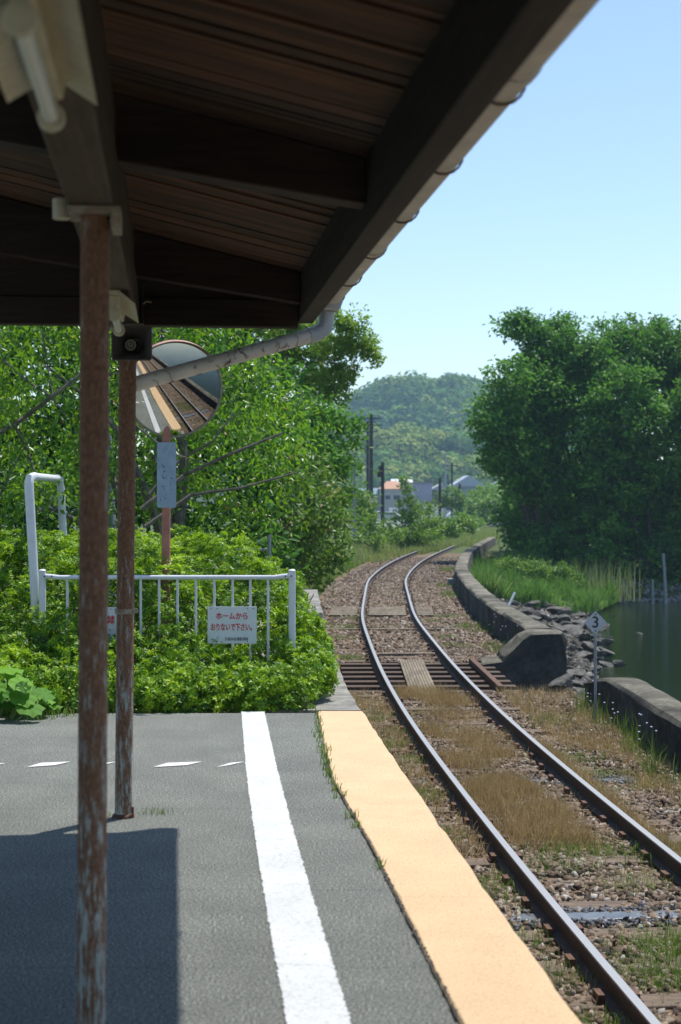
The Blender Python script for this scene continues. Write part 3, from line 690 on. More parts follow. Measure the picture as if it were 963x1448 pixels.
# ---------------------------------------------------------------- grass
def grassmesh(name, X, Y, Z, H, W, m, lean=0.35, seed=0, label=None, cat='grass', rnd=None, parent=None):
    Z = np.broadcast_to(np.asarray(Z, float), X.shape); r = np.random.default_rng(seed); n = len(X); H = np.broadcast_to(H, n)*r.uniform(0.5, 1.15, n); a = r.uniform(0, 2*PI, n)
    wv = np.broadcast_to(W, n)*r.uniform(0.6, 1.2, n)
    sx, sy_ = np.cos(a)*wv/2, np.sin(a)*wv/2; b2 = r.uniform(0, 2*PI, n); le = np.abs(r.normal(0, lean, n))*H
    dx, dy = np.cos(b2)*le, np.sin(b2)*le
    z0 = Z-0.01
    v = np.stack([np.stack([X-sx, Y-sy_, z0], -1), np.stack([X+sx, Y+sy_, z0], -1),
                  np.stack([X+sx*.8+dx*.35, Y+sy_*.8+dy*.35, Z+H*.58], -1), np.stack([X-sx*.8+dx*.35, Y-sy_*.8+dy*.35, Z+H*.58], -1),
                  np.stack([X+dx, Y+dy, Z+H*np.clip(1-0.4*(le/np.maximum(H, 1e-3))**2, .4, 1)], -1)], 1)
    i = np.arange(n)*5
    Q = np.stack([i, i+1, i+2, i+3], -1); T = np.stack([i+3, i+2, i+4], -1)
    rv = r.uniform(0, 1, n) if rnd is None else rnd
    o = np_mesh(name, v.reshape(-1, 3), [Q, T], m, parent=parent, attrs={'rnd': np.repeat(rv, 5)})
    return tag(o, label, cat if label else None, kind='stuff')
def tuft(n, cs, sp, seed):
    r = np.random.default_rng(seed); k = r.integers(0, len(cs), n); c = np.array(cs)[k]; s = np.broadcast_to(np.asarray(sp), (len(cs),))[k]
    return c[:, 0]+r.normal(0, 1, n)*s, c[:, 1]+r.normal(0, 1, n)*s
r = np.random.default_rng(9)
# dry grass between the rails
_r = np.random.default_rng(41)
def clumps(n, k, y0, y1, s0, s1, sp, seed, pw=1.0):
    q = np.random.default_rng(seed); cy_ = y0+(y1-y0)*q.uniform(0, 1, k)**pw; cs_ = q.uniform(s0, s1, k); w_ = q.uniform(.2, 1, k)**2; idx_ = q.choice(k, n, p=w_/w_.sum())
    Yq = cy_[idx_]+q.normal(0, sp*1.6, n); sq = cs_[idx_]+q.normal(0, sp, n); g_ = np.abs(np.abs(sq)-.5635) > .05; g_ &= np.abs(sq) < .52
    return (tc_(Yq)+sq)[g_], Yq[g_]
X, Y = clumps(8200, 60, 14.2, 20.6, -.42, .36, .10, 41); X2, Y2 = clumps(10500, 46, 11.3, 13.8, -.42, .26, .10, 42)
kg = ~((Y > 20.3)); X, Y = X[kg], Y[kg]
grassmesh('dry_grass', np.concatenate([X, X2]), np.concatenate([Y, Y2]), BAL_Z, 0.19, 0.0045, M['dry_grass'], 0.5, 1, 'straw coloured dry grass standing between the rails')
# dry/mixed grass left of the left rail and right of the right rail
Xa, Ya = scat(5200, 10.9, 20, -1.45, -0.66, 1.0, 43); ka = (Xa > ed(Ya)+0.03) & (r.uniform(0, 1, len(Xa)) < 0.35+0.65*(np.sin(Ya*2.7+Xa*3) > -0.1))
Xb, Yb = scat(4200, 15.5, 20.2, 0.9, 1.9, 1.0, 44); kb = r.uniform(0, 1, len(Xb)) < 0.8
Xc, Yc = scat(2600, 10.3, 16, 0.64, 0.80, 1.0, 45)
Xd, Yd = tuft(2600, [(float(wi(y_))-rr.uniform(.05, .5), y_) for y_ in np.linspace(12.5, 18, 22)], 0.10, 46)
rv = lambda n_, lo, hi, sd: np.random.default_rng(sd).uniform(lo, hi, n_)
Xm = np.concatenate([Xa[ka], Xb[kb], Xc, Xd]); Ym = np.concatenate([Ya[ka], Yb[kb], Yc, Yd])
km = (Xm < wi(Ym)-0.01)
grassmesh('mixed_grass', Xm[km], Ym[km], BAL_Z+0.01, 0.16, 0.006, M['dry_grass'], 0.55, 2, 'thin yellowing grass on the ballast outside the rails', rnd=rv(int(km.sum()), 0.3, 1.0, 4))
# greener tufts
cs = []
for (x_, y_, s0) in ((0.15, 8.5, .12), (0.2, 8.9, .12), (-.1, 8.7, .12), (.35, 8.2, .14), (0.0, 8.1, .12), (.45, 8.9, .1), (.5, 8.6, .1), (-0.3, 8.3, .08)): cs.append((float(tc_(y_))+x_, y_))
cs2 = [(float(tc_(y_))+x_, y_) for (x_, y_) in ((-.85, 8.9), (-.8, 8.2), (-.86, 9.8), (-.8, 10.2), (-.72, 7.4), (-.9, 11.6), (-1.0, 13.2), (-1.1, 14.5), (-.95, 15.8), (.3, 11.1), (-.1, 11.0), (.1, 11.3), (1.1, 9.4), (1.4, 10.4), (.85, 11.2), (1.5, 12.4), (.2, 10.2), (-.25, 10.6), (.95, 15.1), (1.2, 17.8), (1.0, 14.2), (.45, 7.6), (.6, 10.9))]
cs2 += [(float(tc_(y_))+x_, y_) for (x_, y_) in zip(np.random.default_rng(8).choice([-1.2, -.9, -.75, .75, .9, 1.3, 1.6], 34)+np.random.default_rng(9).normal(0, .08, 34), np.random.default_rng(10).uniform(10, 34, 34)) if not 20.2 < y_ < 24]
X1, Y1 = tuft(3300, cs, 0.15, 50); X2, Y2 = tuft(11000, cs2, 0.15, 51)
Xe = np.concatenate([X1, X2]); Ye_ = np.concatenate([Y1, Y2]); ke = (Xe > ed(Ye_)+0.03) & (np.abs(np.abs(Xe-tc_(Ye_))-.5635) > .05)
grassmesh('grass_tufts', Xe[ke], Ye_[ke], BAL_Z+0.015, 0.10, 0.0042, M['grass'], 0.7, 3, 'green grass tufts growing through the ballast')
# tufts along the joint of the platform edge
cj = [(float(yew(y_))-0.01, y_) for y_ in list(np.linspace(7.9, 10.9, 16))+[7.4, 7.2, 6.4, 9.2, 9.4]]
Xj, Yj = tuft(300, cj, 0.018, 52); grassmesh('joint_weeds', Xj, Yj, 0.004, 0.055, 0.006, M['grass'], 0.6, 53, 'green weeds growing along the joint of the yellow platform edge')
# far bank on the left: pale tall grass and greener grass near track
Xf, Yf = scat(26000, 25, 62, -4.2, -1.75, 1.2, 54); grassmesh('bank_grass', Xf, Yf, gh(Xf, Yf), 0.22, 0.016, M['grass'], 0.5, 5, 'green grass on the bank left of the far curve')
Xf, Yf = scat(10500, 34, 74, -4.6, -1.75, 1.0, 55); _k = np.sin(Yf*.8)+np.sin(Xf*3+Yf*.3) > -.4; Xf = Xf[_k]; Yf = Yf[_k]; grassmesh('pale_bank_grass', Xf, Yf, gh(Xf, Yf), 0.48, 0.020, M['pale_grass'], 0.35, 6, 'tall pale seeding grass on the bank beside the shrubs')
Xf, Yf = scat(14000, 60, 130, -6, -1.0, 1.0, 56); _x, _y = scat(26000, 62, 125, -1.2, 2.15, 1.0, 156); _k = _y > 71+2*np.sin(_x*3)+8*((_x-tc_(_y)) > .25); Xf = np.concatenate([Xf, _x[_k]]); Yf = np.concatenate([Yf, _y[_k]]); grassmesh('far_track_grass', Xf, Yf, gh(Xf, Yf), 0.36, 0.035, M['pale_grass'], 0.4, 7, 'yellow green grass covering the track and verge in the distance', rnd=rv(len(Xf), 0, .75, 8))
Xf, Yf = scat(9000, 25, 62, 1.15, 2.15, 1.0, 57); kf = (np.sin(Yf*1.3)+np.sin(Yf*0.47+1) > 0.55) & (Xf-tc_(Yf) > 1.45); grassmesh('wall_foot_grass', Xf[kf], Yf[kf], BAL_Z, 0.14, 0.013, M['grass'], 0.5, 8, 'grass patches at the foot of the far sea wall')
Xf, Yf = scat(3600, 30, 60, -0.5, 0.5, 1.0, 58); kf = np.sin(Yf*1.9) > 0.3; grassmesh('curve_grass', Xf[kf], Yf[kf], BAL_Z, 0.07, 0.012, M['grass'], 0.5, 9, 'short grass between the rails on the far curve')
# weeds at near wall with violet flowers
Xw, Yw = tuft(330, [(float(wi(y_))-rr.uniform(.06, .35), y_) for y_ in np.linspace(13.6, 18.2, 16)], 0.05, 60)
grassmesh('wall_weeds', Xw, Yw, BAL_Z, 0.36, 0.009, M['grass'], 0.4, 10, 'tall green weeds at the foot of the near sea wall')
# reeds patch behind wall
r = np.random.default_rng(61); n = 21000; Yr = r.uniform(48.5, 62, n); Xr = wi(Yr)+0.5+r.uniform(0, 1, n)*(np.interp(Yr, [48, 52, 57, 60, 62], [1.6, 4.4, 5.6, 5.2, 5.0])); 
lump = 0.55+0.25*np.sin(Xr*2.1+Yr)+0.2*np.sin(Yr*1.7-Xr)
grassmesh('reed_bed', Xr, Yr, np.maximum(gh(Xr, Yr), -2.4), 0.85*lump+0.2+.25*np.sin(Xr*5+Yr*2.3)*np.sin(Yr*4.1), 0.035, M['reed'], 0.55, 11, 'bright green reeds and weeds between the sea wall and the dark trees', 'reeds', rnd=np.clip(r.uniform(0, 1, n)*.7+.25*np.sin(Xr*2.3+Yr*.7)+.1, 0, 1))
n = 260; Yr = r.uniform(55, 60, n); Xr = r.uniform(8.6, 11.2, n); grassmesh('dry_reeds', Xr, Yr, -2.3+0*Xr, 1.5, 0.03, M['pale_grass'], 0.18, 12, 'tall dry brown reed stems at the water end of the reed bed', 'reeds')

# ---------------------------------------------------------------- foliage generators
def leafmesh(name, C, N, T, L, W, m, parent=None, rnd=None, seed=0, fold=0.25, smooth=False, world=False):
    """C centres, N normals, T tip directions (n,3)"""
    r = np.random.default_rng(seed); n = len(C)
    T = T/np.maximum(np.linalg.norm(T, axis=1, keepdims=True), 1e-6); N = N-T*(N*T).sum(1, keepdims=True)
    N = N/np.maximum(np.linalg.norm(N, axis=1, keepdims=True), 1e-6); Bn = np.cross(N, T)
    L = np.broadcast_to(L, n)[:, None]*r.uniform(0.65, 1.25, (n, 1)); W = np.broadcast_to(W, n)[:, None]*r.uniform(0.7, 1.2, (n, 1))
    base = C-T*L*0.5; tip = C+T*L*0.5-N*L*0.10; mid = C+T*L*0.02
    a = mid+Bn*W*0.5+N*W*fold; c = mid-Bn*W*0.5+N*W*fold
    V = np.stack([base, a, tip, c], 1).reshape(-1, 3); i = np.arange(n)*4
    Fq = np.concatenate([np.stack([i, i+1, i+2], -1), np.stack([i, i+2, i+3], -1)])
    rv_ = r.uniform(0, 1, n) if rnd is None else rnd
    return np_mesh(name, V, Fq, m, parent, {'rnd': np.repeat(rv_, 4)}, world=world)

def crown_pts(ells, dens, tw, per, seed, tone=0.25, up=0.55, droop=0.0, zflat=0.8, hollow=0.45):
    """ells [(x,y,z,rx,ry,rz)], dens twigs per unit area; returns C,N,T,rnd"""
    r = np.random.default_rng(seed); Cs, Ns, Ts, Rs = [], [], [], []
    for (x, y, z, rx, ry, rz) in ells:
        n = max(6, int(dens*4*PI*((rx*ry+ry*rz+rx*rz)/3)))
        d = r.normal(0, 1, (n, 3)); d /= np.linalg.norm(d, axis=1, keepdims=True)
        rad = r.uniform(hollow, 1.0, (n, 1))**0.6*(1+0.13*r.normal(0, 1, (n, 1)))
        tc2 = np.array([x, y, z])+d*rad*np.array([rx, ry, rz])
        k = per; tt = np.repeat(tc2, k, 0); dd = np.repeat(d, k, 0); g_ = r.normal(0, 1, (n*k, 3))*np.array([1, 1, zflat])*tw*np.repeat(r.uniform(0.6, 1.3, (n, 1)), k, 0)
        C = tt+g_; gn = g_/np.maximum(np.linalg.norm(g_, axis=1, keepdims=True), 1e-6)
        Nn = gn*0.5+dd*0.35+np.array([0, 0, up])+r.normal(0, 0.45, C.shape)
        T = gn+r.normal(0, 0.6, C.shape)+np.array([0, 0, -droop])
        Cs.append(C); Ns.append(Nn); Ts.append(T)
        Rs.append(np.clip(np.repeat(r.normal(0.5, tone, n), k)+r.normal(0, 0.14, n*k), 0, 0.94))
    return [np.concatenate(q) for q in (Cs, Ns, Ts, Rs)]

def limbs(mb, base, targets, r0, seed=0, sag=0.12, trunk_top=None):
    r = random.Random(seed); base = Vector(base); tt = Vector(trunk_top) if trunk_top is not None else base+Vector((0, 0, 1.2))
    pts = [base+(tt-base)*k/5+Vector((r.uniform(-1, 1), r.uniform(-1, 1), 0))*r0*0.35 for k in range(6)]
    mb.tube(pts, [r0*(1.25 if k == 0 else 1-0.07*k) for k in range(6)], 9)
    for t_ in targets:
        t_ = Vector(t_); s = pts[r.choice([3, 4, 5])]; L = (t_-s).length; k = 6; q = []
        off = Vector((r.uniform(-1, 1), r.uniform(-1, 1), r.uniform(0, 1)))*L*sag
        for i in range(k+1): u = i/k; q.append(s.lerp(t_, u)+off*math.sin(PI*u)+Vector((r.uniform(-1, 1), r.uniform(-1, 1), r.uniform(-1, 1)))*L*0.02)
        rr_ = r0*0.55; mb.tube(q, [rr_*(1-0.85*i/k)+0.004 for i in range(k+1)], 6)
        for _ in range(3):
            i = r.choice([2, 3, 4, 5]); e = q[i]+Vector((r.uniform(-1, 1), r.uniform(-1, 1), r.uniform(-.3, .9)))*L*0.15
            mb.tube([q[i], q[i].lerp(e, .5)+Vector((0, 0, .04*L)), e], [rr_*(1-.85*i/k)*.6+.003, rr_*.25+.002, .003], 5)
    return mb

def tree(name, label, cat, base, ells, leaf, bark, dens, tw, per, L, W, r0, seed, group=None, droop=0.0, up=0.55, tone=0.25, ttop=None, hollow=0.45, nl=7, fold=0.25, zflat=0.8, shift=0.0, world=True, tuft_r=0):
    t = thing(name, label, cat, base, 0, group); ce = ells
    if tuft_r:
        rt_ = np.random.default_rng(seed+9); ce = []
        for (x, y, z, rx_, ry_, rz_) in ells:
            for _ in range(max(3, int(2.6*rx_*rz_/tuft_r**2))):
                d = rt_.normal(0, 1, 3); d /= np.linalg.norm(d); d *= rt_.uniform(.55, 1.0); q_ = tuft_r*rt_.uniform(.7, 1.3); ce.append((x+d[0]*rx_, y+d[1]*ry_, z+d[2]*rz_, q_, q_, q_*.85))
    C, N, T, R = crown_pts(ce, dens, tw, per, seed, tone, up, droop, zflat, hollow)
    R = np.clip(R+shift, 0, 0.94); rq = np.random.default_rng(seed+5); sel = rq.uniform(0, 1, len(R)) < 0.012; R[sel] = rq.uniform(0.95, 1, int(sel.sum()))
    leafmesh('crown', C, N, T, L, W, leaf, t, R, seed, fold, world=True)
    r = random.Random(seed); es = sorted(ells, key=lambda e: -e[3])[:nl]
    mb = MB(); zt = min(e[2] for e in es)
    limbs(mb, base, [(e[0], e[1], e[2]) for e in es], r0, seed, trunk_top=ttop)
    mb.build('trunk', bark, t, smooth=True, world=True, fix=False)
    return t

# ---- azalea hedge round the railing
def hedge_z(X, Y):
    lump = 0.07*np.sin(X*3.1+1)*np.sin(Y*2.7)+0.05*np.sin(X*7.3+Y*3)+0.035*np.sin(X*13+Y*11)
    yf = Y-(11.2+0.085*X)
    prof_ = np.interp(yf, [0, 0.12, 0.5, 0.95, 1.15, 1.4, 1.8, 2.5, 3.4, 4.2], [0.05, 0.14, 0.28, 0.41, 0.55, 0.80, 1.0, 1.12, 1.10, 0.7])
    prof_ = prof_*np.interp(X, [-6, -2.9, -2.3, -1.2, -0.9, -0.45, -0.2, -0.02], [1.0, 1.0, 1.08, 1.03, 0.95, 0.82, 0.66, 0.25])
    return prof_+lump*np.clip(yf*1.5, 0.2, 1)+0.05*np.sin(X*2.3+.5)*np.clip(yf*3, 0, 1)*(yf < 1.1)
hb = thing('azalea_hedge', 'bright green azalea hedge growing through the white railing at the platform end', 'hedge', (-1.6, 12.6, 0))
r = np.random.default_rng(70)
def rosettes(C, N, nr, rad, rg):
    """C clump centres with outward N: nr rosettes over the outer half of each clump"""
    k = len(C); d = rg.normal(0, 1, (k*nr, 3)); d /= np.linalg.norm(d, axis=1, keepdims=True); NN = np.repeat(N, nr, 0)
    neg = (d*NN).sum(1) < -0.15; d[neg] = -d[neg]
    R_ = np.repeat(rad, nr)[:, None]*rg.uniform(.8, 1.1, (k*nr, 1)); return np.repeat(C, nr, 0)+d*R_, d*0.8+NN*0.35+np.array([0, 0, .25])
n = 2300
X = r.uniform(-5.0, 0.02, n); yf = r.uniform(0, 1, n)**1.35*4.1; Y = 11.2+0.085*X+yf
right = np.interp(yf, [0, .5, 1.2, 2.5, 4], [-.32, -.20, -.26, -.50, -.70]); k = X < right+0.05*np.sin(Y*9); X, Y, yf = X[k], Y[k], yf[k]
Z = hedge_z(X, Y); e = 0.03
gx = (hedge_z(X+e, Y)-hedge_z(X-e, Y))/(2*e); gy = (hedge_z(X, Y+e)-hedge_z(X, Y-e))/(2*e)
Nn = np.stack([-gx, -gy, np.ones_like(gx)], -1); Nn /= np.linalg.norm(Nn, axis=1, keepdims=True)
C0 = np.stack([X, Y, Z], -1)+Nn*r.normal(-0.06, 0.05, (len(X), 1))
nf = 420; Xf = r.uniform(-4.5, -0.27, nf); u = r.uniform(0, 1, nf)
Cf = np.stack([Xf, 11.2+0.085*Xf+0.09+0.05*np.sin(Xf*6)+0.14*u-0.05*np.sin(u*PI)+r.normal(0, .04, nf), 0.05+u*0.20], -1); Nf = np.tile([0, -0.9, 0.45], (nf, 1))
ne = 330; Ye2 = r.uniform(11.35, 15, ne); u = r.uniform(0, 1, ne); ztop = np.maximum(hedge_z(np.full(ne, -.35), Ye2), .3)
Ce = np.stack([np.interp(Ye2-11.2, [0, .5, 1.2, 2.5, 4], [-.34, -.20, -.24, -.48, -.69])+0.05*np.sin(Ye2*7)+0.05*np.sin(u*PI)+r.normal(0, .03, ne), Ye2, 0.06+u*ztop*0.92], -1); Ne = np.tile([0.9, -.25, 0.4], (ne, 1))
C0 = np.concatenate([C0, Cf, Ce]); N0 = np.concatenate([Nn, Nf, Ne]); N0 /= np.linalg.norm(N0, axis=1, keepdims=True)
rad = r.uniform(.05, .10, len(C0)); ctone = np.clip(r.normal(.52, .2, len(C0)), 0, 1)
C0, N0 = rosettes(C0, N0, 9, rad, r); N0 += r.normal(0, .25, N0.shape); N0 /= np.linalg.norm(N0, axis=1, keepdims=True)
tone = np.clip(np.repeat(ctone, 9)+r.normal(0, .10, len(C0)), 0, 1)
per = 7; Cc = np.repeat(C0, per, 0); Nc = np.repeat(N0, per, 0); az = np.tile(np.arange(per)*2.4, len(C0))+np.repeat(r.uniform(0, 6.3, len(C0)), per)
A = np.cross(Nc, np.tile([0.3, 0.2, 1.0], (len(Nc), 1))+1e-3); A /= np.linalg.norm(A, axis=1, keepdims=True); Bv = np.cross(Nc, A)
dirr = A*np.cos(az)[:, None]+Bv*np.sin(az)[:, None]
Cc = Cc+dirr*0.019+Nc*r.uniform(-.012, .012, (len(Cc), 1))
T = dirr+Nc*r.uniform(0.1, 0.8, (len(Cc), 1)); Nl = Nc-dirr*0.4; rn = np.clip(np.repeat(tone, per)+r.normal(0, .10, len(Cc)), 0, 1)
def clear_signs(C):
    bad = np.zeros(len(C), bool)
    for (xa, xb) in ((P(290, 0, 12.2).x, P(367, 0, 12.2).x), (P(117, 0, 12.2).x, P(170, 0, 12.2).x)): bad |= (C[:, 0] > xa) & (C[:, 0] < xb) & (C[:, 1] < 12.24) & (C[:, 1] > 11.5) & (C[:, 2] > 0.445+.25*(12.2-C[:, 1])*.5)
    return ~bad
kk = clear_signs(Cc)
leafmesh('foliage', Cc[kk], Nl[kk], T[kk], 0.038, 0.0185, M['azalea'], hb, rn[kk], 71, 0.12, world=True)
# inner leaves below, their dark tone painting in the shade of the gaps
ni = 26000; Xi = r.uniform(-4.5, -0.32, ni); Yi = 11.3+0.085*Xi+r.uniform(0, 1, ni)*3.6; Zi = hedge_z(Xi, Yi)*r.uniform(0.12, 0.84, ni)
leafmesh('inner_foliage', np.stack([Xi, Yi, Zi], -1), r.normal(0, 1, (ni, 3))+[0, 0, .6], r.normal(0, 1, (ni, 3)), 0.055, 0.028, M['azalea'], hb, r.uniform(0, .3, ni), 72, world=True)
mb = MB(); rs = random.Random(5)
for k in range(60):
    x = rs.uniform(-4, -0.3); y = 11.5+rs.uniform(0, 2.8); h_ = 0.75*float(hedge_z(x, y)); mb.tube([(x, y, -0.03), (x+rs.uniform(-.1, .1), y+rs.uniform(-.1, .1), h_*.5), (x+rs.uniform(-.2, .2), y+rs.uniform(-.2, .2), h_)], [.012, .008, .004], 5)
tag(mb.build('stems', M['bark'], hb, world=True, fix=False), kind='stuff')
# pink blossoms in the hedge
for (px, py) in ((75, 976), (14, 708)):
    q = P(px, py, 11.4 if py > 900 else 15)
    if py > 900:
        mb = MB()
        for k in range(5):
            a = k*2*PI/5; d_ = Vector((math.cos(a), -.5, math.sin(a)))*0.022; s_ = Vector((-math.sin(a), 0, math.cos(a)))*0.011
            mb.add([q, q+d_*.6+s_, q+d_, q+d_*.6-s_], [(0, 1, 2, 3)])
        mb.build('blossom', simple('azalea_pink', (0.55, 0.08, 0.16), 0.6), hb, world=True, fix=False)

# ---- broad-leaved plant bottom left
bp_ = thing('butterbur_plant', 'clump of broad bright green leaves at the left edge of the asphalt', 'plant', (-2.45, 10.75, 0))
r = random.Random(12)
mbs = MB()
for k in range(48):
    bx, by = -2.52+r.uniform(-.45, .40), 10.72+r.uniform(-.25, .28); hgt = r.uniform(.08, .36)*(1.0-0.45*abs(bx+2.52)/.45); R_ = r.uniform(.055, .115)
    tilt = Vector((bx+2.52, by-10.95, 0))*1.6+Vector((r.uniform(-.2, .2), r.uniform(-.4, 0), 0)); nn = (Vector((0, 0, 1))+tilt*.8).normalized(); a0 = math.atan2(tilt.y, tilt.x)
    t1 = nn.orthogonal().normalized(); t2 = nn.cross(t1); c = Vector((bx, by, hgt)); vs = [c]; q = 20
    for ring in (0.5, 1.0):
        for i in range(q):
            t_ = 2*PI*i/q; rad = R_*ring*(1+0.07*math.sin(9*t_)+0.05*math.sin(5*t_+k))*(0.65 if i == 0 else 1)
            vs.append(c+(t1*math.cos(t_)+t2*math.sin(t_))*rad-nn*(rad*rad*1.3)+nn*(0.010*math.sin(7*t_)*ring)+nn*0.012*ring)
    fs = [(0, 1+i, 1+(i+1) % q) for i in range(q)]+[(1+i, 1+q+i, 1+q+(i+1) % q, 1+(i+1) % q) for i in range(q)]
    V = np.array([tuple(v_) for v_ in vs]); tri = np.array([f for f in fs if len(f) == 3]); qd = np.array([f for f in fs if len(f) == 4])
    np_mesh('leaf', V, [tri, qd], M['butterbur'], bp_, {'rnd': np.full(len(V), r.random())}, smooth=True, world=True)
    mbs.tube([(bx*.8-.55, by*.8+2.2, 0.0), (bx*.9-.27, by*.9+1.09, hgt*.5), tuple(c-nn*.004)], .006, 5)
mbs.build('stalks', M['grass'] if False else simple('stalk', (0.16, 0.26, 0.06), .6), bp_, world=True, fix=False)
Xj, Yj = tuft(170, [(-2.10, 10.78), (-2.0, 10.84), (-2.2, 10.7), (-1.78, 10.95)], 0.045, 75); grassmesh('weed_tuft', Xj, Yj, 0.002, 0.10, 0.005, M['grass'], .55, 76, 'wispy weeds between the broad leaved plant and the near pillar')
Xj, Yj = tuft(60, [(-1.20, 7.45), (-.98, 7.52), (-.90, 7.50)], 0.03, 77); grassmesh('weed_tuft', Xj, Yj, 0.002, 0.035, 0.004, M['grass'], .6, 78, 'tiny weeds at the foot of the rusty pillar')

# ---- trees on the left, behind the hedge
def E_(px, py, D, r_px, ry=None, k=0.85):
    p = P(px, py, D); rr_ = r_px*D/F; return (p.x, p.y, p.z, rr_, ry or rr_, rr_*k)
L0 = dict(droop=0.75, up=0.5)
tree('cherry_tree', 'large leafy cherry tree with drooping leaves directly behind the round mirror', 'tree', (-1.9, 16.2, -0.05),
     [E_(60, 520, 15.5, 120), E_(60, 700, 15.5, 110), E_(200, 480, 16.5, 120), E_(220, 640, 16.5, 125), E_(330, 540, 16.5, 95), E_(340, 660, 17, 95), E_(130, 590, 17.5, 150), E_(280, 740, 17, 80), E_(395, 610, 18, 62), E_(60, 400, 16, 130), E_(250, 400, 17, 120)],
     M['cherry'], M['bark_pale'], 8.0, 0.13, 18, 0.092, 0.038, 0.13, 101, tone=0.2, ttop=(-1.8, 16.4, 1.1), hollow=0.62, fold=0.18, **L0)
tree('cherry_tree', 'leafy cherry tree at the left edge with bare grey limbs behind the white pipe frame', 'tree', (-4.1, 15.4, -0.05),
     [E_(-60, 540, 15, 120), E_(-40, 700, 14.6, 100), E_(-180, 600, 15, 150), E_(10, 800, 14.3, 55), E_(-120, 760, 14.4, 90), E_(-160, 440, 15, 130)],
     M['cherry'], M['bark_pale'], 7.5, 0.13, 18, 0.09, 0.038, 0.12, 102, tone=0.2, ttop=(-3.9, 15.5, 1.0), hollow=0.62, fold=0.18, **L0)
# visible crooked limbs of the cherry trees
mb = MB(); cht = [o for o in S.objects if o.name == 'cherry_tree'][0]
for pts, r0 in (([(0, 612), (35, 590), (75, 560), (115, 528), (150, 500)], .030), ([(20, 600), (40, 640), (60, 700)], .018), ([(0, 505), (40, 540), (72, 560), (95, 590)], .016), ([(60, 470), (68, 520), (78, 575)], .012), ([(0, 700), (30, 640), (50, 610)], .012),
                ([(200, 720), (260, 672), (330, 640), (400, 612)], .030), ([(205, 745), (270, 700), (340, 690), (420, 668)], .026), ([(210, 700), (255, 650), (300, 625), (330, 585)], .022), ([(190, 600), (240, 640), (290, 655)], .012)):
    mb.tube([P(x, y, 14.9+0.15*math.sin(i*2)) for i, (x, y) in enumerate(pts)], [r0*(1-.8*i/len(pts)) for i in range(len(pts))], 6)
mb.build('limbs', M['bark_pale'], cht, world=True, fix=False)
tree('flowering_shrub', 'big rounded shrub dotted with pinkish buds right of the cherry tree', 'shrub', (-0.95, 27.5, -0.2),
     [E_(420, 720, 27, 62), E_(390, 760, 26.5, 55), E_(455, 770, 27.5, 42), E_(430, 670, 28, 40), E_(370, 700, 27, 50), E_(460, 710, 28.5, 30), E_(400, 800, 26, 40), E_(440, 800, 28, 26), E_(468, 775, 29, 20), E_(478, 740, 29, 17), E_(445, 820, 27.5, 16)],
     M['budded'], M['bark'], 12, 0.13, 17, 0.13, 0.06, 0.06, 103, tone=0.22, ttop=(-.95, 27.5, .6), hollow=0.6, droop=.4, shift=0.08)
def add_buds():
    pass
tree('camphor_tree', 'tall pale green camphor tree in rounded tufts reaching past the gutter', 'tree', (-1.0, 40, -0.4),
     [E_(468, 492, 40, 26, 1.0), E_(498, 470, 40, 17, .6), E_(515, 486, 40, 11, .4), E_(521, 504, 40, 7, .3), E_(440, 470, 41, 42, 1.1), E_(455, 545, 40, 34, 1.0), E_(415, 520, 41, 40, 1.1), E_(488, 458, 40, 16, .6), E_(380, 480, 42, 50, 1.3), E_(472, 545, 39.5, 20, .6), E_(420, 590, 41, 32), E_(350, 560, 42, 50, 1.3), E_(300, 480, 42, 60, 1.3), E_(488, 528, 40, 11, .4)],
     M['camphor'], M['bark'], 13, 0.09, 17, 0.13, 0.07, 0.16, 104, tone=0.16, ttop=(-.9, 40, 2.6), hollow=0.75, shift=0.34, tuft_r=0.27, up=1.0)
tree('broadleaf_tree', 'mid green tree between the camphor and the budded shrub beside the grey pole', 'tree', (-1.1, 36, -0.5),
     [E_(462, 608, 36, 32), E_(488, 592, 36.5, 17), E_(468, 655, 36, 30), E_(440, 640, 35, 36), E_(480, 700, 36.5, 18), E_(460, 730, 35.5, 30), E_(506, 602, 37, 12, .3), E_(430, 590, 36, 34), E_(500, 630, 37, 10, .3), E_(496, 655, 37, 10, .3)],
     M['deep'], M['bark'], 12, 0.14, 20, 0.15, 0.075, 0.09, 105, tone=0.22, ttop=(-.9, 36, 1.0), hollow=0.65, shift=0.22)
tree('broadleaf_tree', 'dense dark tree filling the background behind the cherry trees', 'tree', (-4.5, 26, -0.2),
     [E_(60, 560, 27, 140), E_(200, 620, 27, 130), E_(300, 680, 26, 110), E_(100, 720, 25, 110), E_(-80, 640, 26, 130), E_(330, 580, 28, 90), E_(200, 480, 28, 130), E_(350, 780, 25, 50), E_(-100, 480, 27, 140)],
     M['deep'], M['bark'], 5.0, 0.22, 20, 0.21, 0.10, 0.16, 106, tone=0.2, ttop=(-4.4, 26, 1.4), hollow=0.6, shift=-0.12)
tree('young_tree', 'yellow green bush standing behind the tall grey pole', 'bush', (1.4, 78, -.9), [E_(512, 712, 78, 19), E_(508, 735, 77, 17), E_(520, 728, 78, 13), E_(505, 697, 78, 10)], M['bright'], M['bark'], 7, .16, 18, .20, .11, .05, 107, shift=.38, hollow=.6, nl=3, ttop=(1.3, 78, 0))
tree('verge_bush', 'dark green bush at the foot of the short black pole', 'bush', (1.6, 66, -.9), [E_(520, 752, 66, 18), E_(535, 765, 65, 14), E_(505, 765, 64, 13), E_(527, 738, 66, 9)], M['bright'], M['bark'], 6, .16, 18, .19, .10, .05, 108, shift=.12, hollow=.6, nl=3, ttop=(1.5, 66, -.5))
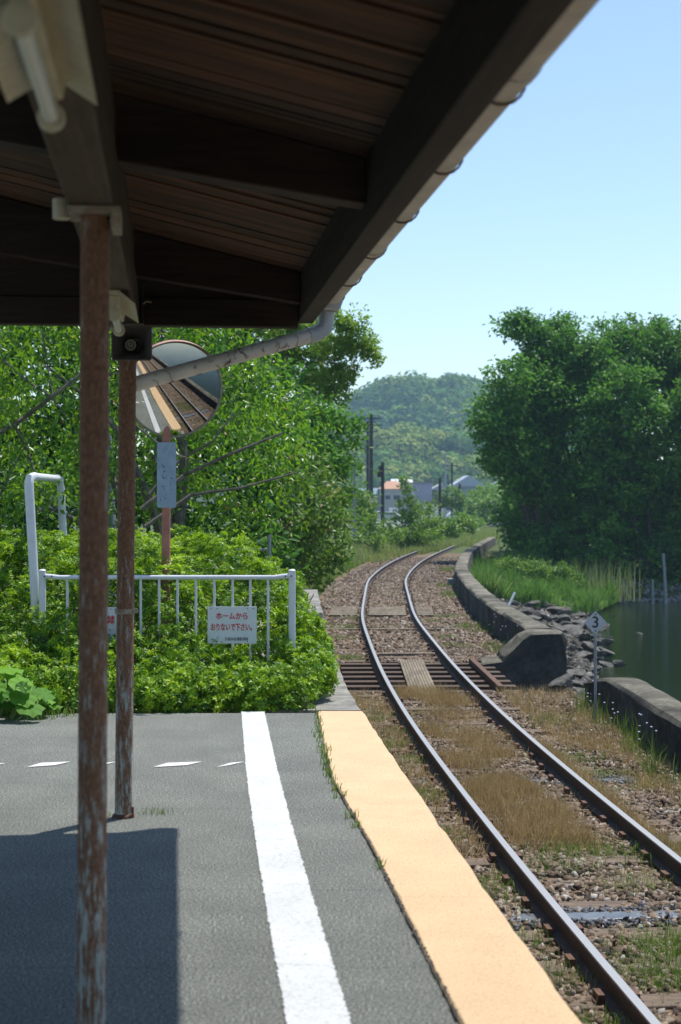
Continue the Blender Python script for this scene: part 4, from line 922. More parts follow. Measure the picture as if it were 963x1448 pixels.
tree('young_tree', 'slender bright green young tree right of the short black pole', 'tree', (3.4, 75, -.95),
     [E_(578, 716, 75, 16), E_(566, 738, 75, 21), E_(592, 742, 75, 20), E_(573, 693, 75, 8), E_(570, 680, 75, 5), E_(603, 722, 76, 13), E_(556, 758, 73, 14), E_(578, 760, 74, 17), E_(600, 758, 74, 15), E_(615, 742, 75, 12)], M['bright'], M['bark'], 6.5, .15, 18, .19, .10, .05, 109, shift=.30, hollow=.5, nl=4, ttop=(3.4, 75, .6))
for i, (px, py, rp, D, lab) in enumerate(((630, 745, 16, 88, 'low green bush left of the third black pole'), (652, 740, 16, 96, 'low green bush right of the third black pole'), (612, 756, 11, 84, 'small low bush at the edge of the grass right of the young tree'), (638, 702, 17, 150, 'pale green bush among the far black poles'), (668, 742, 15, 130, 'pale bush at the foot of the fourth black pole'))):
    b_ = P(px, py+rp, D); tree('verge_bush', lab, 'bush', (b_.x, b_.y, b_.z-.2), [E_(px, py, D, rp), E_(px-rp*.7, py+rp*.3, D, rp*.7), E_(px+rp*.7, py+rp*.4, D, rp*.7)], M['bright'], M['bark'], 5.5, .16, 14, .24, .14, .04, 120+i, shift=.28, hollow=.5, nl=2, ttop=(b_.x, b_.y, b_.z+.3))
tree('mound_of_bushes', 'large pale green mound of bushes beyond the last black poles', 'bush', (14, 160, -1.8),
     [E_(690, 718, 160, 27), E_(668, 728, 158, 24), E_(708, 712, 162, 26), E_(700, 742, 158, 20), E_(660, 748, 156, 14), E_(725, 730, 160, 18), E_(680, 700, 165, 12), E_(712, 698, 166, 12)], M['bright'], M['bark'], 1.9, .40, 16, .50, .30, .12, 130, shift=.25, hollow=.55, nl=3, ttop=(14, 160, 0))

C, N, T, R_ = crown_pts([E_(px_, py_, 56, rp_, .9) for (px_, py_, rp_) in ((712, 802, 10), (726, 800, 12), (742, 806, 13), (760, 803, 11), (775, 812, 13), (793, 808, 12), (720, 822, 14), (745, 828, 15), (770, 832, 14), (800, 826, 13), (815, 822, 10), (705, 818, 8))], 14, .10, 20, 601, .25, up=.5)
tag(leafmesh('weed_bed', C, N, T, .13, .075, M['bright'], None, np.clip(R_-.05, 0, 1), 602), 'leafy bright weeds growing among the reeds behind the sea wall', 'weeds', kind='stuff')

# ---- dark trees across the inlet
DT = dict(dens=3.4, tw=0.24, per=21, L=0.23, W=0.125, r0=0.2)
def T_(label, base, es, seed, shift=0.0, name='broadleaf_tree', m='deep'):
    return tree(name, label, 'tree', base, es, M[m], M['bark'], DT['dens'], DT['tw'], DT['per'], DT['L'], DT['W'], DT['r0'], seed, 'dark trees on the shore across the inlet', droop=.15, up=.6, tone=.20, hollow=.70, shift=shift+.06, zflat=.55, tuft_r=.62)
T_('tree leaning furthest left over the far end of the sea wall', (8.6, 63, -2.0), [E_(725, 545, 62, 34), E_(715, 600, 62, 24), E_(680, 603, 61, 11, .5, .4), E_(740, 620, 62, 36), E_(728, 660, 62, 24), E_(755, 690, 63, 36), E_(756, 740, 64, 32), E_(702, 575, 62, 14), E_(745, 772, 64, 22), E_(712, 648, 61.5, 12, .5, .5), E_(770, 600, 63, 34), E_(760, 560, 63, 32)], 201, .10)
T_('tall tree with a feathery top left of the middle of the shore trees', (10.8, 65, -2.0), [E_(768, 474, 64, 20), E_(757, 512, 64, 30), E_(790, 505, 64, 36), E_(780, 560, 63, 46), E_(775, 630, 64, 46), E_(800, 700, 65, 50), E_(815, 515, 66.5, 38), E_(770, 530, 66.5, 36), E_(765, 590, 66.5, 44), E_(740, 462, 64, 12, .5, .5), E_(800, 466, 65, 14)], 202, .06)
T_('broad tree with a bright spreading branch towards the right edge', (13.0, 62, -2.2), [E_(850, 520, 64, 42), E_(880, 560, 62, 44), E_(840, 600, 62, 40), E_(905, 610, 62, 44), E_(860, 680, 62, 50), E_(840, 750, 63, 48), E_(860, 575, 61, 24, .8, .5), E_(905, 590, 61, 26, .8, .5), E_(855, 482, 66, 26), E_(835, 525, 66.5, 40), E_(880, 525, 66.5, 40)], 203, .12)
T_('high tree at the right edge of the view over the water', (15.5, 63, -2.0), [E_(900, 490, 65, 32), E_(950, 500, 65, 42), E_(950, 570, 62, 46), E_(990, 600, 62, 50), E_(940, 660, 62, 50), E_(920, 740, 63, 50), E_(985, 720, 63, 50), E_(915, 530, 67, 40), E_(960, 545, 67, 44), E_(930, 472, 67, 16), E_(1000, 500, 65, 50)], 204, .08)
T_('shore tree beyond the right edge of the view', (20, 64, -2.0), [E_(1060, 540, 64, 60), E_(1080, 640, 63, 60), E_(1140, 590, 64, 60), E_(1050, 740, 63, 50), E_(1150, 700, 63, 60)], 205, .0)
T_('low overhanging shore tree trailing into shadow above the water', (12.5, 60.5, -2.2), [E_(790, 775, 62, 34), E_(850, 795, 61, 36), E_(910, 795, 61, 36), E_(960, 790, 61, 40), E_(760, 800, 63, 24), E_(880, 822, 60.5, 16), E_(930, 825, 60.3, 16), E_(980, 825, 60.3, 18), E_(840, 818, 60.8, 16), E_(1020, 790, 61, 40)], 206, -.12)
# fill of undergrowth and further wood behind
C, N, T, R = crown_pts([(x_, 71+rr.uniform(-1, 1), 1.0+rr.uniform(-.5, 1), 3.0, 2.0, 3.2) for x_ in np.arange(11.2, 40, 3.2)], 1.3, .5, 20, 210, .2)
o = leafmesh('shore_wood', C, N, T, .5, .3, M['deep'], None, R*.7, 211); tag(o, 'dark thicket behind the shore trees', 'wood', kind='stuff')

# ---------------------------------------------------------------- hills
def hill_h(X, Y):
    a = (42+3.0*np.exp(-((X-27)/9.0)**2)-3.5*np.exp(-((X-40)/5.0)**2)+2*np.exp(-((X-49)/6.0)**2))*np.exp(-(np.abs((X-31)/45.0)**2.8+((Y-640)/85.0)**2))+25*np.exp(-(((X-100)/45.0)**2+((Y-680)/80.0)**2))+20*np.exp(-(((X+80)/80.0)**2+((Y-760)/90.0)**2))+18*np.exp(-(((X-190)/100.0)**2+((Y-720)/90.0)**2))
    b = 16.5*np.exp(-(((X-10)/42.0)**2+((Y-455)/42.0)**2))+13*np.exp(-(((X-75)/40.0)**2+((Y-450)/38.0)**2))+12*np.exp(-(((X+70)/50.0)**2+((Y-450)/40.0)**2))
    return -2.6+a+b
hx = np.linspace(-260, 380, 130); hy = np.linspace(380, 900, 100); HX, HYY = np.meshgrid(hx, hy)
HZ = hill_h(HX, HYY)-0.4; ny, nx = HX.shape; idx = np.arange(nx*ny).reshape(ny, nx)
Fh = np.stack([idx[:-1, :-1], idx[:-1, 1:], idx[1:, 1:], idx[1:, :-1]], -1).reshape(-1, 4)
tag(np_mesh('hills', np.stack([HX, HYY, HZ], -1).reshape(-1, 3), Fh, simple('hill_ground', (0.04, 0.065, 0.022), .95, var=.3, scale=.1), smooth=True), kind='structure')
r = np.random.default_rng(300); n = 2500
X = r.uniform(-110, 230, n*3); Y = r.uniform(395, 740, n*3); Z = hill_h(X, Y); vis = (np.abs(X/Y*F+CX-600) < 260) & (Z > 0.0); X, Y, Z = X[vis][:n], Y[vis][:n], Z[vis][:n]
Z = Z+r.uniform(-1, 3.5, len(Z)); sz = r.uniform(5.0, 10.5, len(X))*np.where(Y < 520, .62, 1.0); tt = np.clip(r.normal(.45, .30, len(X))+.22*(Y < 520)+.25*np.sin(X*.05+Y*.03), 0, 1)
per = 150; d = r.normal(0, 1, (len(X)*per, 3)); d /= np.linalg.norm(d, axis=1, keepdims=True); d[:, 2] = np.abs(d[:, 2])*1.0
ctr = np.repeat(np.stack([X, Y, Z], -1), per, 0); szr = np.repeat(sz, per)[:, None]
C = ctr+d*szr*np.array([1, 1, .95])*r.uniform(.8, 1.06, (len(d), 1)); N = d+r.normal(0, .35, d.shape)
o = leafmesh('hill_forest', C, N, np.cross(d, r.normal(0, 1, d.shape)), np.repeat(sz, per)*.26, np.repeat(sz, per)*.22, M['hill_leaf'], None, np.clip(np.repeat(tt, per)+r.normal(0, .06, len(d)), 0, 1), 301, .1)
tag(o, 'hazy green forest covering the rounded hill in the distance', 'forest', kind='stuff')

# ---------------------------------------------------------------- far town
def flat(name, c, rough=.7): return simple(name, c, rough, var=.06, scale=.8)
GZ = -2.3
def house(label, px0, px1, ytop, D, wallm, roofm, kind='gable', rh=1.2, depth=8, wins=(), cat='house', name='house', zb=None, group=None):
    x0 = (px0-CX)/F*D; x1 = (px1-CX)/F*D; zt = CZ-(ytop-HY)/F*D; zb = GZ if zb is None else zb
    t = thing(name, label, cat, ((x0+x1)/2, D+depth/2, zb), 0, group); w_ = (x1-x0)/2; h_ = zt-zb
    MB().box((-w_, -depth/2, -.3), (w_, depth/2, h_-rh)).build('wall', wallm, t)
    o_ = .35; z1 = h_-rh-.05; z2 = h_
    if kind == 'hip':
        mb = MB().add([(-w_-o_, -depth/2-o_, z1), (w_+o_, -depth/2-o_, z1), (w_+o_, depth/2+o_, z1), (-w_-o_, depth/2+o_, z1), (-w_*.4, 0, z2), (w_*.4, 0, z2)], [(0, 1, 5, 4), (1, 2, 5), (2, 3, 4, 5), (3, 0, 4), (0, 3, 2, 1)])
    elif kind == 'gable':
        mb = MB().prism([(-w_-o_, z1), (w_+o_, z1), (w_+o_, z1+.15), (0, z2), (-w_-o_, z1+.15)], (1, 0, 0), (0, 0, 1), (0, -depth/2-o_, 0), (0, depth+2*o_, 0))
    elif kind == 'side':
        mb = MB().prism([(-depth/2-o_, z1), (depth/2+o_, z1), (depth/2+o_, z1+.15), (0, z2), (-depth/2-o_, z1+.15)], (0, 1, 0), (0, 0, 1), (-w_-o_, 0, 0), (2*w_+2*o_, 0, 0))
    else: mb = MB().box((-w_-.15, -depth/2-.15, h_-rh), (w_+.15, depth/2+.15, h_))
    mb.build('roof', roofm, t)
    for (u, v_, ww, hh, mm) in wins:
        f_ = MB().box((u*w_-ww/2, -depth/2-.06, v_*h_-hh/2), (u*w_+ww/2, -depth/2-.002, v_*h_+hh/2)).build('window', M['sign_white'], t)
        MB().box((u*w_-ww/2+.08, -depth/2-.09, v_*h_-hh/2+.08), (u*w_+ww/2-.08, -depth/2-.062, v_*h_+hh/2-.08)).build('pane', mm, f_)
    return t
gl = simple('window_glass', (0.03, 0.04, 0.05), .15); 
orange_roof = flat('orange_tile', (0.45, 0.22, 0.12)); grey_roof = flat('grey_roof', (0.24, 0.26, 0.29)); cream = flat('cream_wall', (0.55, 0.52, 0.45)); mauve = flat('mauve_cladding', (0.34, 0.32, 0.40)); whitew = flat('white_wall', (0.62, 0.63, 0.64)); darkw = flat('dark_wall', (0.10, 0.085, 0.075)); yel = flat('yellow_sign', (0.75, 0.38, 0.03)); grw = flat('grey_wall', (.30, .32, .34)); bluef = flat('blue_roof', (.16, .25, .33))
house('cream house with an orange tiled roof left of the mauve building', 538, 572, 680, 285, cream, orange_roof, 'hip', 1.5, 9, [(-.4, .55, 1.2, 1.0, gl), (.35, .55, 1.4, 1.0, gl), (.3, .2, 1.6, 1.2, gl)])
house('white roofed house behind the orange roofed one', 556, 582, 677, 305, whitew, whitew, 'side', 1.0, 9, [(0, .6, 1.5, .9, gl)])
house('windowless mauve clad hall behind the young tree', 578, 611, 682, 270, mauve, flat('mauve_roof', (.20, .19, .24)), 'flat', .3, 12, [], 'hall', 'hall')
house('low white shed with a dark flat roof in front of the mauve hall', 600, 626, 709, 235, whitew, darkw, 'flat', .4, 6, [], 'shed', 'shed')
h_ = house('dark walled house with a white edged roof and a yellow sign', 612, 640, 683, 280, darkw, flat('pale_roof', (.45, .46, .48)), 'gable', 1.3, 9, [(.3, .35, 1.6, 1.0, gl)])
MB().box((-1.75, -4.75, 2.55), (-.95, -4.6, 3.4)).build('yellow_sign', yel, h_)
house('long warehouse with a pale grey gabled roof behind the mound of bushes', 642, 684, 672, 300, grw, flat('light_grey_roof', (.42, .46, .50)), 'gable', 2.2, 14, [], 'warehouse', 'warehouse')
house('grey roofed house just left of the shore trees', 698, 716, 680, 290, grw, grey_roof, 'gable', 1.6, 9, [])
house('grey blue house at the left behind the two tall black poles', 505, 536, 690, 290, grw, bluef, 'side', 1.3, 9, [(0, .45, 1.6, 1.1, gl), (.5, .45, 1.2, 1.1, gl)])
house('small beige house half hidden between the white shed and the bushes', 627, 645, 695, 262, cream, bluef, 'side', 1.1, 7, [(0, .4, 1.3, 1, gl)])
tag(MB().add([(1, 150, -1.55), (60, 215, -2.20), (60, 262, -2.27), (-20, 262, -2.27), (-8, 150, -1.45)], [(0, 1, 2, 3, 4)]).build('road', flat('road_asphalt', (.20, .20, .205))), kind='structure')
def car(px, D, z, paint, label, yaw=0.0, kind=0):
    t = thing('parked_car', label, 'car', ((px-CX)/F*D, D, z), yaw, 'cars parked in front of the houses'); L_, W_ = 4.0, 1.6
    pr = [(-2.0, .28), (2.0, .28), (2.02, .62), (1.9, .85), (1.15, .95), (.55, 1.42), (-1.3, 1.46), (-1.9, 1.0), (-2.02, .8)] if kind == 0 else [(-1.7, .28), (1.7, .28), (1.72, .8), (1.3, 1.0), (1.0, 1.75), (-1.6, 1.8), (-1.72, 1.0)]
    MB().prism(pr, (1, 0, 0), (0, 0, 1), (0, -W_/2, 0), (0, W_, 0)).build('body', paint, t, bevel=.06)
    wp = [(1.05, .97), (.52, 1.36), (-1.25, 1.39), (-1.7, .98)] if kind == 0 else [(1.2, 1.05), (.93, 1.65), (-1.5, 1.68), (-1.58, 1.05)]
    for sd in (-1, 1): MB().prism(wp, (1, 0, 0), (0, 0, 1), (0, sd*(W_/2+.012)-.01, 0), (0, .02, 0)).build('window', gl, t)
    for sx in (-1.2, 1.2):
        for sd in (-1, 1): MB().tube([(sx, sd*.70, .3), (sx, sd*.84, .3)], .3, 14).build('wheel', M['dark'], t)
    for sd in (-.55, .55): MB().box((2.0 if kind == 0 else 1.71, sd-.14, .62), (2.05 if kind == 0 else 1.76, sd+.14, .76)).build('headlight', M['sign_white'], t)
    return t
cp = lambda nm, c: simple(nm, c, .25, var=.02)
car(535, 236, -2.1, cp('navy_car', (.03, .05, .11)), 'dark blue car parked left of the silver one', .2)
car(553, 230, -2.1, cp('silver_car', (.42, .45, .48)), 'silver car parked right of the dark blue one', -.1)
car(556, 258, -2.1, cp('white_van', (.72, .73, .74)), 'white boxy van behind the silver car', PI/2, 1)
car(592, 232, -2.1, cp('pale_car', (.62, .64, .66)), 'white car half hidden behind the young tree', 0)
car(650, 225, -2.05, cp('white_car', (.68, .70, .72)), 'white car right of the low white shed', .1)

# ---------------------------------------------------------------- poles
def pole(name, label, px0, ytop, px1, ybot, D, r_, m, extra=None, cat='pole', group='dark poles along the track'):
    a = P(px1, ybot, D); b = P(px0, ytop, D); t = thing(name, label, cat, (a.x, a.y, a.z), 0, group)
    MB().tube([(0, 0, -.4), tuple((b-a)*.5), tuple(b-a)], [r_, r_*.92, r_*.82], 9).build('shaft', m, t, smooth=True)
    if extra: extra(t, b-a)
    return t, b
def boxes(t, e):
    MB().box((e.x-.36, -.2, e.z-.95), (e.x-.12, .05, e.z-.60)).build('junction_box', M['dark'], t)
    MB().box((e.x-.26, -.2, e.z-.50), (e.x-.10, .05, e.z-.22)).build('junction_box', M['dark'], t)
    MB().bar((e.x-.6, 0, e.z-.55), (e.x+.08, 0, e.z-.55), .07, .07).build('bracket', M['dark'], t)
tops = []
GP = 'dark poles along the track'
tops.append(pole('wooden_pole', 'short black pole carrying two boxes, nearest of the row left of the track', 541, 654, 541, 762, 96, .13, M['pole_wood'], boxes, group=GP)[1])
tops.append(pole('wooden_pole', 'plain black pole second along the row, right of the young tree', 622, 676, 622, 751, 118, .13, M['pole_wood'], group=GP)[1])
tops.append(pole('wooden_pole', 'third black pole along the row, in front of the low bushes', 650, 684, 650, 741, 150, .14, M['pole_wood'], group=GP)[1])
tops.append(pole('wooden_pole', 'fourth black pole along the row, against the mound of bushes', 677, 689, 677, 733, 180, .15, M['pole_wood'], group=GP)[1])
tops.append(pole('wooden_pole', 'furthest small dark pole against the mound of bushes', 693, 694, 693, 728, 205, .15, M['pole_wood'], group=GP)[1])
def xarm(t, e):
    for k, z in enumerate((.35, .95)): MB().bar((e.x-.9, 0, e.z-z), (e.x+.9, 0, e.z-z), .09, .09).build('crossarm', M['dark'], t)
up = [pole('utility_pole', 'tall dark utility pole, left one of the tall pair beside the trees', 520, 596, 520, 745, 140, .15, M['pole_wood'], xarm, 'utility pole', 'tall utility poles')[1],
      pole('utility_pole', 'tallest dark utility pole with round traffic signs at its foot', 525, 586, 525, 745, 130, .19, M['pole_wood'], xarm, 'utility pole', 'tall utility poles')[1],
      pole('utility_pole', 'slim dark utility pole standing between the second and third track poles', 639, 655, 639, 735, 200, .17, M['pole_wood'], xarm, 'utility pole', 'tall utility poles')[1],
      pole('utility_pole', 'far grey utility pole rising behind the mauve hall', 630, 640, 630, 735, 262, .17, M['grey_pole'], xarm, 'utility pole', 'tall utility poles')[1]]
pole('steel_pole', 'light grey steel pole at the edge of the left trees', 501, 640, 501, 745, 62, .07, M['grey_pole'], None, 'pole', None)
pole('steel_pole', 'thin grey post at the far end of the sea wall', 713, 729, 713, 772, 76, .05, M['grey_pole'], None, 'post', None)
pole('mooring_pole', 'tall pale pole leaning in the lake near the far shore', 938, 783, 942, 850, 57, .06, M['grey_pole'], None, 'pole', 'poles standing in the lake')
pole('mooring_pole', 'short grey pole standing in the lake left of the tall one', 923, 820, 923, 851, 57, .05, M['grey_pole'], None, 'pole', 'poles standing in the lake')
a = P(138, 440, 20); b = P(151, 790, 20)
t_ = thing('utility_pole', 'grey utility pole seen between the two rusty pillars', 'utility pole', (b.x, b.y, -.1))
MB().tube([(b.x, b.y, -.3), tuple(b), tuple(a), tuple(a+(a-b)*.5)], [.155, .145, .115, .09], 14).build('shaft', simple('weathered_concrete_pole', (.16, .185, .21), .8, var=.2, scale=6), t_, smooth=True, world=True)
# round signs on the tall pole
for (py, m_, lab, ring) in ((708, M['sign_white'], 'small round white traffic sign with a red ring, upper of two on the tall pole', 'red'), (717, simple('sign_blue', (.03, .09, .42), .5), 'small round blue traffic sign with a red edge, lower of two on the tall pole', 'red')):
    q = P(525.5, py, 129.2); t_ = thing('traffic_sign', lab, 'traffic sign', q); R90 = Matrix.Rotation(PI/2, 3, 'X')
    MB().lathe([(0, 0), (.27, 0), (.27, .03), (0, .03)], 20, (0, 0, 0), R90).build('sign_face', m_, t_)
    MB().lathe([(.22, .032), (.31, .032), (.31, .045), (.22, .045)], 20, (0, 0, 0), R90).build('ring', M['red_ink'], t_)
# overhead wires
def wires(a, b, label, n=1, sag=.5, r_=.022):
    mb = MB(); 
    a = Vector(a); b = Vector(b)
    mb.tube([a.lerp(b, k/10)-Vector((0, 0, sag*4*(k/10)*(1-k/10))) for k in range(11)], r_, 4)
    o = mb.build('wire', M['wire'], fix=False); return tag(o, label, 'wire', 'overhead wires in the distance')
for i in range(4): wires(tops[i]-Vector((0, 0, .15)), tops[i+1]-Vector((0, 0, .15)), ['wire from the boxed black pole to the second pole', 'wire from the second to the third black pole', 'wire from the third to the fourth black pole', 'wire from the fourth to the furthest black pole'][i])
wires(up[1]-Vector((0, 0, .4)), up[2]-Vector((0, 0, .4)), 'long wire from the tallest utility pole to the slim one', sag=1.2, r_=.02)
wires(up[0]-Vector((.6, 0, .4)), up[3]-Vector((0, 0, .4)), 'long wire from the left tall pole to the far grey one', sag=1.4, r_=.025)
wires(up[1]-Vector((0, 0, 1.0)), P(300, 560, 60), 'wire rising left from the tallest utility pole into the trees', sag=.6, r_=.018)
wires(tops[0]-Vector((0, 0, .55)), P(500, 640, 62), 'wire from the boxed black pole to the steel pole', sag=.3)

# ---------------------------------------------------------------- canopy
CAZ = math.atan(0.1136)
cn = thing('station_canopy', 'dark timber platform canopy on rusty pipe pillars with a pale gutter', 'canopy', (-1.086, 7.43, 0), CAZ)
V0, V1 = -13.0, 0.36            # extent along the platform (local y)
UL, UR = -3.6, 0.91
bz = lambda u: 2.775+0.235*(0.91-u)            # underside of the boards
# boards
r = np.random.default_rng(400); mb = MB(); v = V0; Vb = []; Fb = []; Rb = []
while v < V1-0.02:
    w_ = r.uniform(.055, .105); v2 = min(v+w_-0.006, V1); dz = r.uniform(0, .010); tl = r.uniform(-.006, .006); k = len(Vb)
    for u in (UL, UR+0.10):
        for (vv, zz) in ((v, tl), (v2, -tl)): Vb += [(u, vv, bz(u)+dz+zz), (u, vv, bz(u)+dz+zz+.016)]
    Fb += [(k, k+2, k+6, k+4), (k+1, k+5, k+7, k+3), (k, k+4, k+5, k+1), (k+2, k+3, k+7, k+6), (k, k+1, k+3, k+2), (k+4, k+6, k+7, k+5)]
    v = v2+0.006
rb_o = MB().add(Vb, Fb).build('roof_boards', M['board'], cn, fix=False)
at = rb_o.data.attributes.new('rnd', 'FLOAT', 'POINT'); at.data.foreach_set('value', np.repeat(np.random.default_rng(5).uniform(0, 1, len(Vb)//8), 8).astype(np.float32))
MB().hexa([(UL-.05, V0-.1, bz(UL)+.035), (UR+.17, V0-.1, bz(UR+.12)+.035), (UR+.17, V1+.06, bz(UR+.12)+.035), (UL-.05, V1+.06, bz(UL)+.035), (UL-.05, V0-.1, bz(UL)+.06), (UR+.17, V0-.1, bz(UR+.12)+.06), (UR+.17, V1+.06, bz(UR+.12)+.06), (UL-.05, V1+.06, bz(UL)+.06)]).build('roof_sheet', simple('roof_sheet', (.12, .10, .09), .6), cn)
# rafters (bottom slopes less than top)
rb = lambda u: 2.612+0.150*(0.91-u)
for vv, th_ in ((V1-0.10, .09), (-2.36, .11), (-5.25, .11), (-8.1, .11), (-11.0, .11)):
    for (ua, ub) in ((UL, UR),):
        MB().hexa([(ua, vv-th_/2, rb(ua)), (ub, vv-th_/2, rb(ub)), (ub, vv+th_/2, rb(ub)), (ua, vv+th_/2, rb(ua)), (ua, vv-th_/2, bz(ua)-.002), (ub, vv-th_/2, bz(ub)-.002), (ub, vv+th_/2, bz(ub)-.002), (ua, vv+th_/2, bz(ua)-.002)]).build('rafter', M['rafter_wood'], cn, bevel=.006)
# light purlins between
for u in (0.45, -0.5, -1.4, -2.4):
    pass
# tie beam at the end
MB().box((UL, V1-.02, 2.50), (UR-.002, V1+.075, 2.645)).build('tie_beam', M['rafter_wood'], cn, bevel=.006)
MB().hexa([(UL, V1+.0, 2.65), (UR-.002, V1+.0, 2.65), (UR-.002, V1+.05, 2.65), (UL, V1+.05, 2.65), (UL, V1+.0, bz(UL)-.004), (UR-.002, V1+.0, bz(UR)-.004), (UR-.002, V1+.05, bz(UR)-.004), (UL, V1+.05, bz(UL)-.004)]).build('gable_board', M['rafter_wood'], cn)
# fascia
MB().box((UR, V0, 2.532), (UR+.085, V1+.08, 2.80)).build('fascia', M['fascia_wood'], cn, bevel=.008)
# main beam over the pillars
MB().box((-.068, V0, 2.462), (.068, V1-.02, 2.69)).build('main_beam', M['beam_wood'], cn, bevel=.008)
MB().box((-.05, V0, 2.692), (.05, V1-.16, 2.93)).build('upper_beam', M['beam_wood'], cn)
# pillars
def pillar(v, lean):
    t = MB().tube([(0, v, 0), (lean*.5, v, 1.2), (lean, v, 2.440)], .0435, 28)
    p = t.build('pillar', M['rusty'], cn, smooth=True)
    MB().lathe([(.0436, 0.0), (.058, 0.0), (.054, .012), (.0436, .02)], 24, (0, v, 0)).build('base_collar', M['iron'], p)
    MB().box((lean-.078, v-.085, 2.441), (lean+.078, v+.085, 2.4605)).build('cap_plate', M['plate_paint'], p, bevel=.002)
    MB().hexa([(lean+.05, v-.07, 2.40), (lean+.078, v-.07, 2.40), (lean+.078, v+.07, 2.40), (lean+.05, v+.07, 2.40), (lean+.05, v-.085, 2.44), (lean+.078, v-.085, 2.44), (lean+.078, v+.085, 2.44), (lean+.05, v+.085, 2.44)]).build('cap_lug', M['plate_paint'], p)
    return p
p2 = pillar(0.0, .022); p1 = pillar(-2.99, .012); pillar(-5.98, 0); pillar(-8.97, 0); pillar(-11.96, 0)
mb = MB().lathe([(.0440, -.012), (.0475, -.012), (.0475, .012), (.0440, .012)], 24, (.005, 0, 1.03)); mb.build('clamp_band', M['plate_paint'], p2, smooth=True)
MB().tube([(.048, -.02, 1.03), (.072, -.02, 1.034)], .011, 10).build('clamp_bolt', M['plate_paint'], p2)
MB().tube([(.047, -.03, 0.002), (.047, -.03, .055)], .006, 8).build('ground_stub', M['iron'], p2)
for zz, dv in ((1.83, 0), ):
    MB().lathe([(.0436, -.003), (.046, 0), (.0436, .003)], 24, (.016, 0, zz)).build('pipe_joint', M['rusty'], p2, smooth=True)
MB().lathe([(.0436, -.003), (.046, 0), (.0436, .003)], 24, (.003, -2.99, .50)).build('pipe_joint', M['rusty'], p1, smooth=True)
# gutter
gu, gz, gr = UR+.185, 2.690, .060
pr = [(gu+gr*math.cos(a), gz+gr*math.sin(a)) for a in np.linspace(PI, 2*PI, 13)]; pr2 = [(gu+(gr-.004)*math.cos(a), gz+(gr-.004)*math.sin(a)) for a in np.linspace(2*PI, PI, 13)]
gt = MB().prism(pr+pr2, (1, 0, 0), (0, 0, 1), (0, V0, 0), (0, V1+.16-V0, 0)).build('gutter', M['pvc'], cn)
v = V1+.02; i = 0
while v > V0:
    pts = [(UR+.085, v, gz+.03)]+[(gu+(gr+.006)*math.cos(a), v, gz+(gr+.006)*math.sin(a)) for a in np.linspace(PI, 2*PI, 10)]+[(gu+gr+.010, v, gz+.03), (gu+gr+.028, v, gz+.036), (gu+gr+.030, v, gz+.014)]
    MB().tube(pts, .0038, 6).build('gutter_hook', M['iron'], gt, fix=False); v -= .84 if i else .72; i += 1
for vj in (-1.25, -3.9): MB().prism([(p[0]+(p[0]-gu)*.08, p[1]+(p[1]-gz)*.08) for p in pr]+pr2, (1, 0, 0), (0, 0, 1), (0, vj, 0), (0, .06, 0)).build('gutter_joint', M['pvc'], gt)
# rainwater box and elbow and raking pipe
dp = MB(); bx, by = gu-.02, V1+.10
MB().add([(bx-.058, by-.09, 2.60), (bx+.058, by-.09, 2.60), (bx+.058, by+.07, 2.60), (bx-.058, by+.07, 2.60), (bx-.072, by-.10, 2.64), (bx+.072, by-.10, 2.64), (bx+.072, by+.08, 2.64), (bx-.072, by+.08, 2.64), (bx-.075, by-.10, 2.735), (bx+.075, by-.10, 2.735), (bx+.075, by+.08, 2.735), (bx-.075, by+.08, 2.735)],
         [(3, 2, 1, 0), (0, 1, 5, 4), (1, 2, 6, 5), (2, 3, 7, 6), (3, 0, 4, 7), (4, 5, 9, 8), (5, 6, 10, 9), (6, 7, 11, 10), (7, 4, 8, 11)]).build('rainwater_box', M['pvc_grey'], cn, bevel=.01, smooth=True)
e0 = Vector((bx-.005, by, 2.60)); e1 = Vector((bx-.01, by, 2.53)); pend = Vector((.047, 0.03, 2.165)); dirp = (pend-(e1+Vector((-.06, 0, -.05)))).normalized()
a1 = e1+Vector((-.055, -.004, -.052))
MB().tube([e0, e1+Vector((0, 0, .01)), e1+Vector((-.012, 0, -.025)), a1, a1+dirp*.05], [.044, .044, .044, .044, .044], 18).build('elbow', M['pvc_grey'], cn, smooth=True)
dpipe = MB().tube([a1+dirp*.045, pend], .039, 18).build('downpipe', M['pvc'], cn, smooth=True)
# netting marks wound round the raking pipe
mb = MB(); rs = random.Random(6); L_ = (pend-a1).length; side = dirp.orthogonal().normalized(); sd2 = dirp.cross(side)
for k in range(46):
    t0 = .12+.83*rs.random(); a0 = rs.uniform(0, 6.28); pts = []
    for j in range(5):
        a0 += rs.uniform(-.5, .9); t0 = min(.98, max(.05, t0+rs.uniform(-.02, .02))); pts.append(a1+dirp*L_*t0+(side*math.cos(a0)+sd2*math.sin(a0))*.0402)
    mb.tube(pts, .0013, 4)
mb.build('netting', M['net'], dpipe, fix=False)

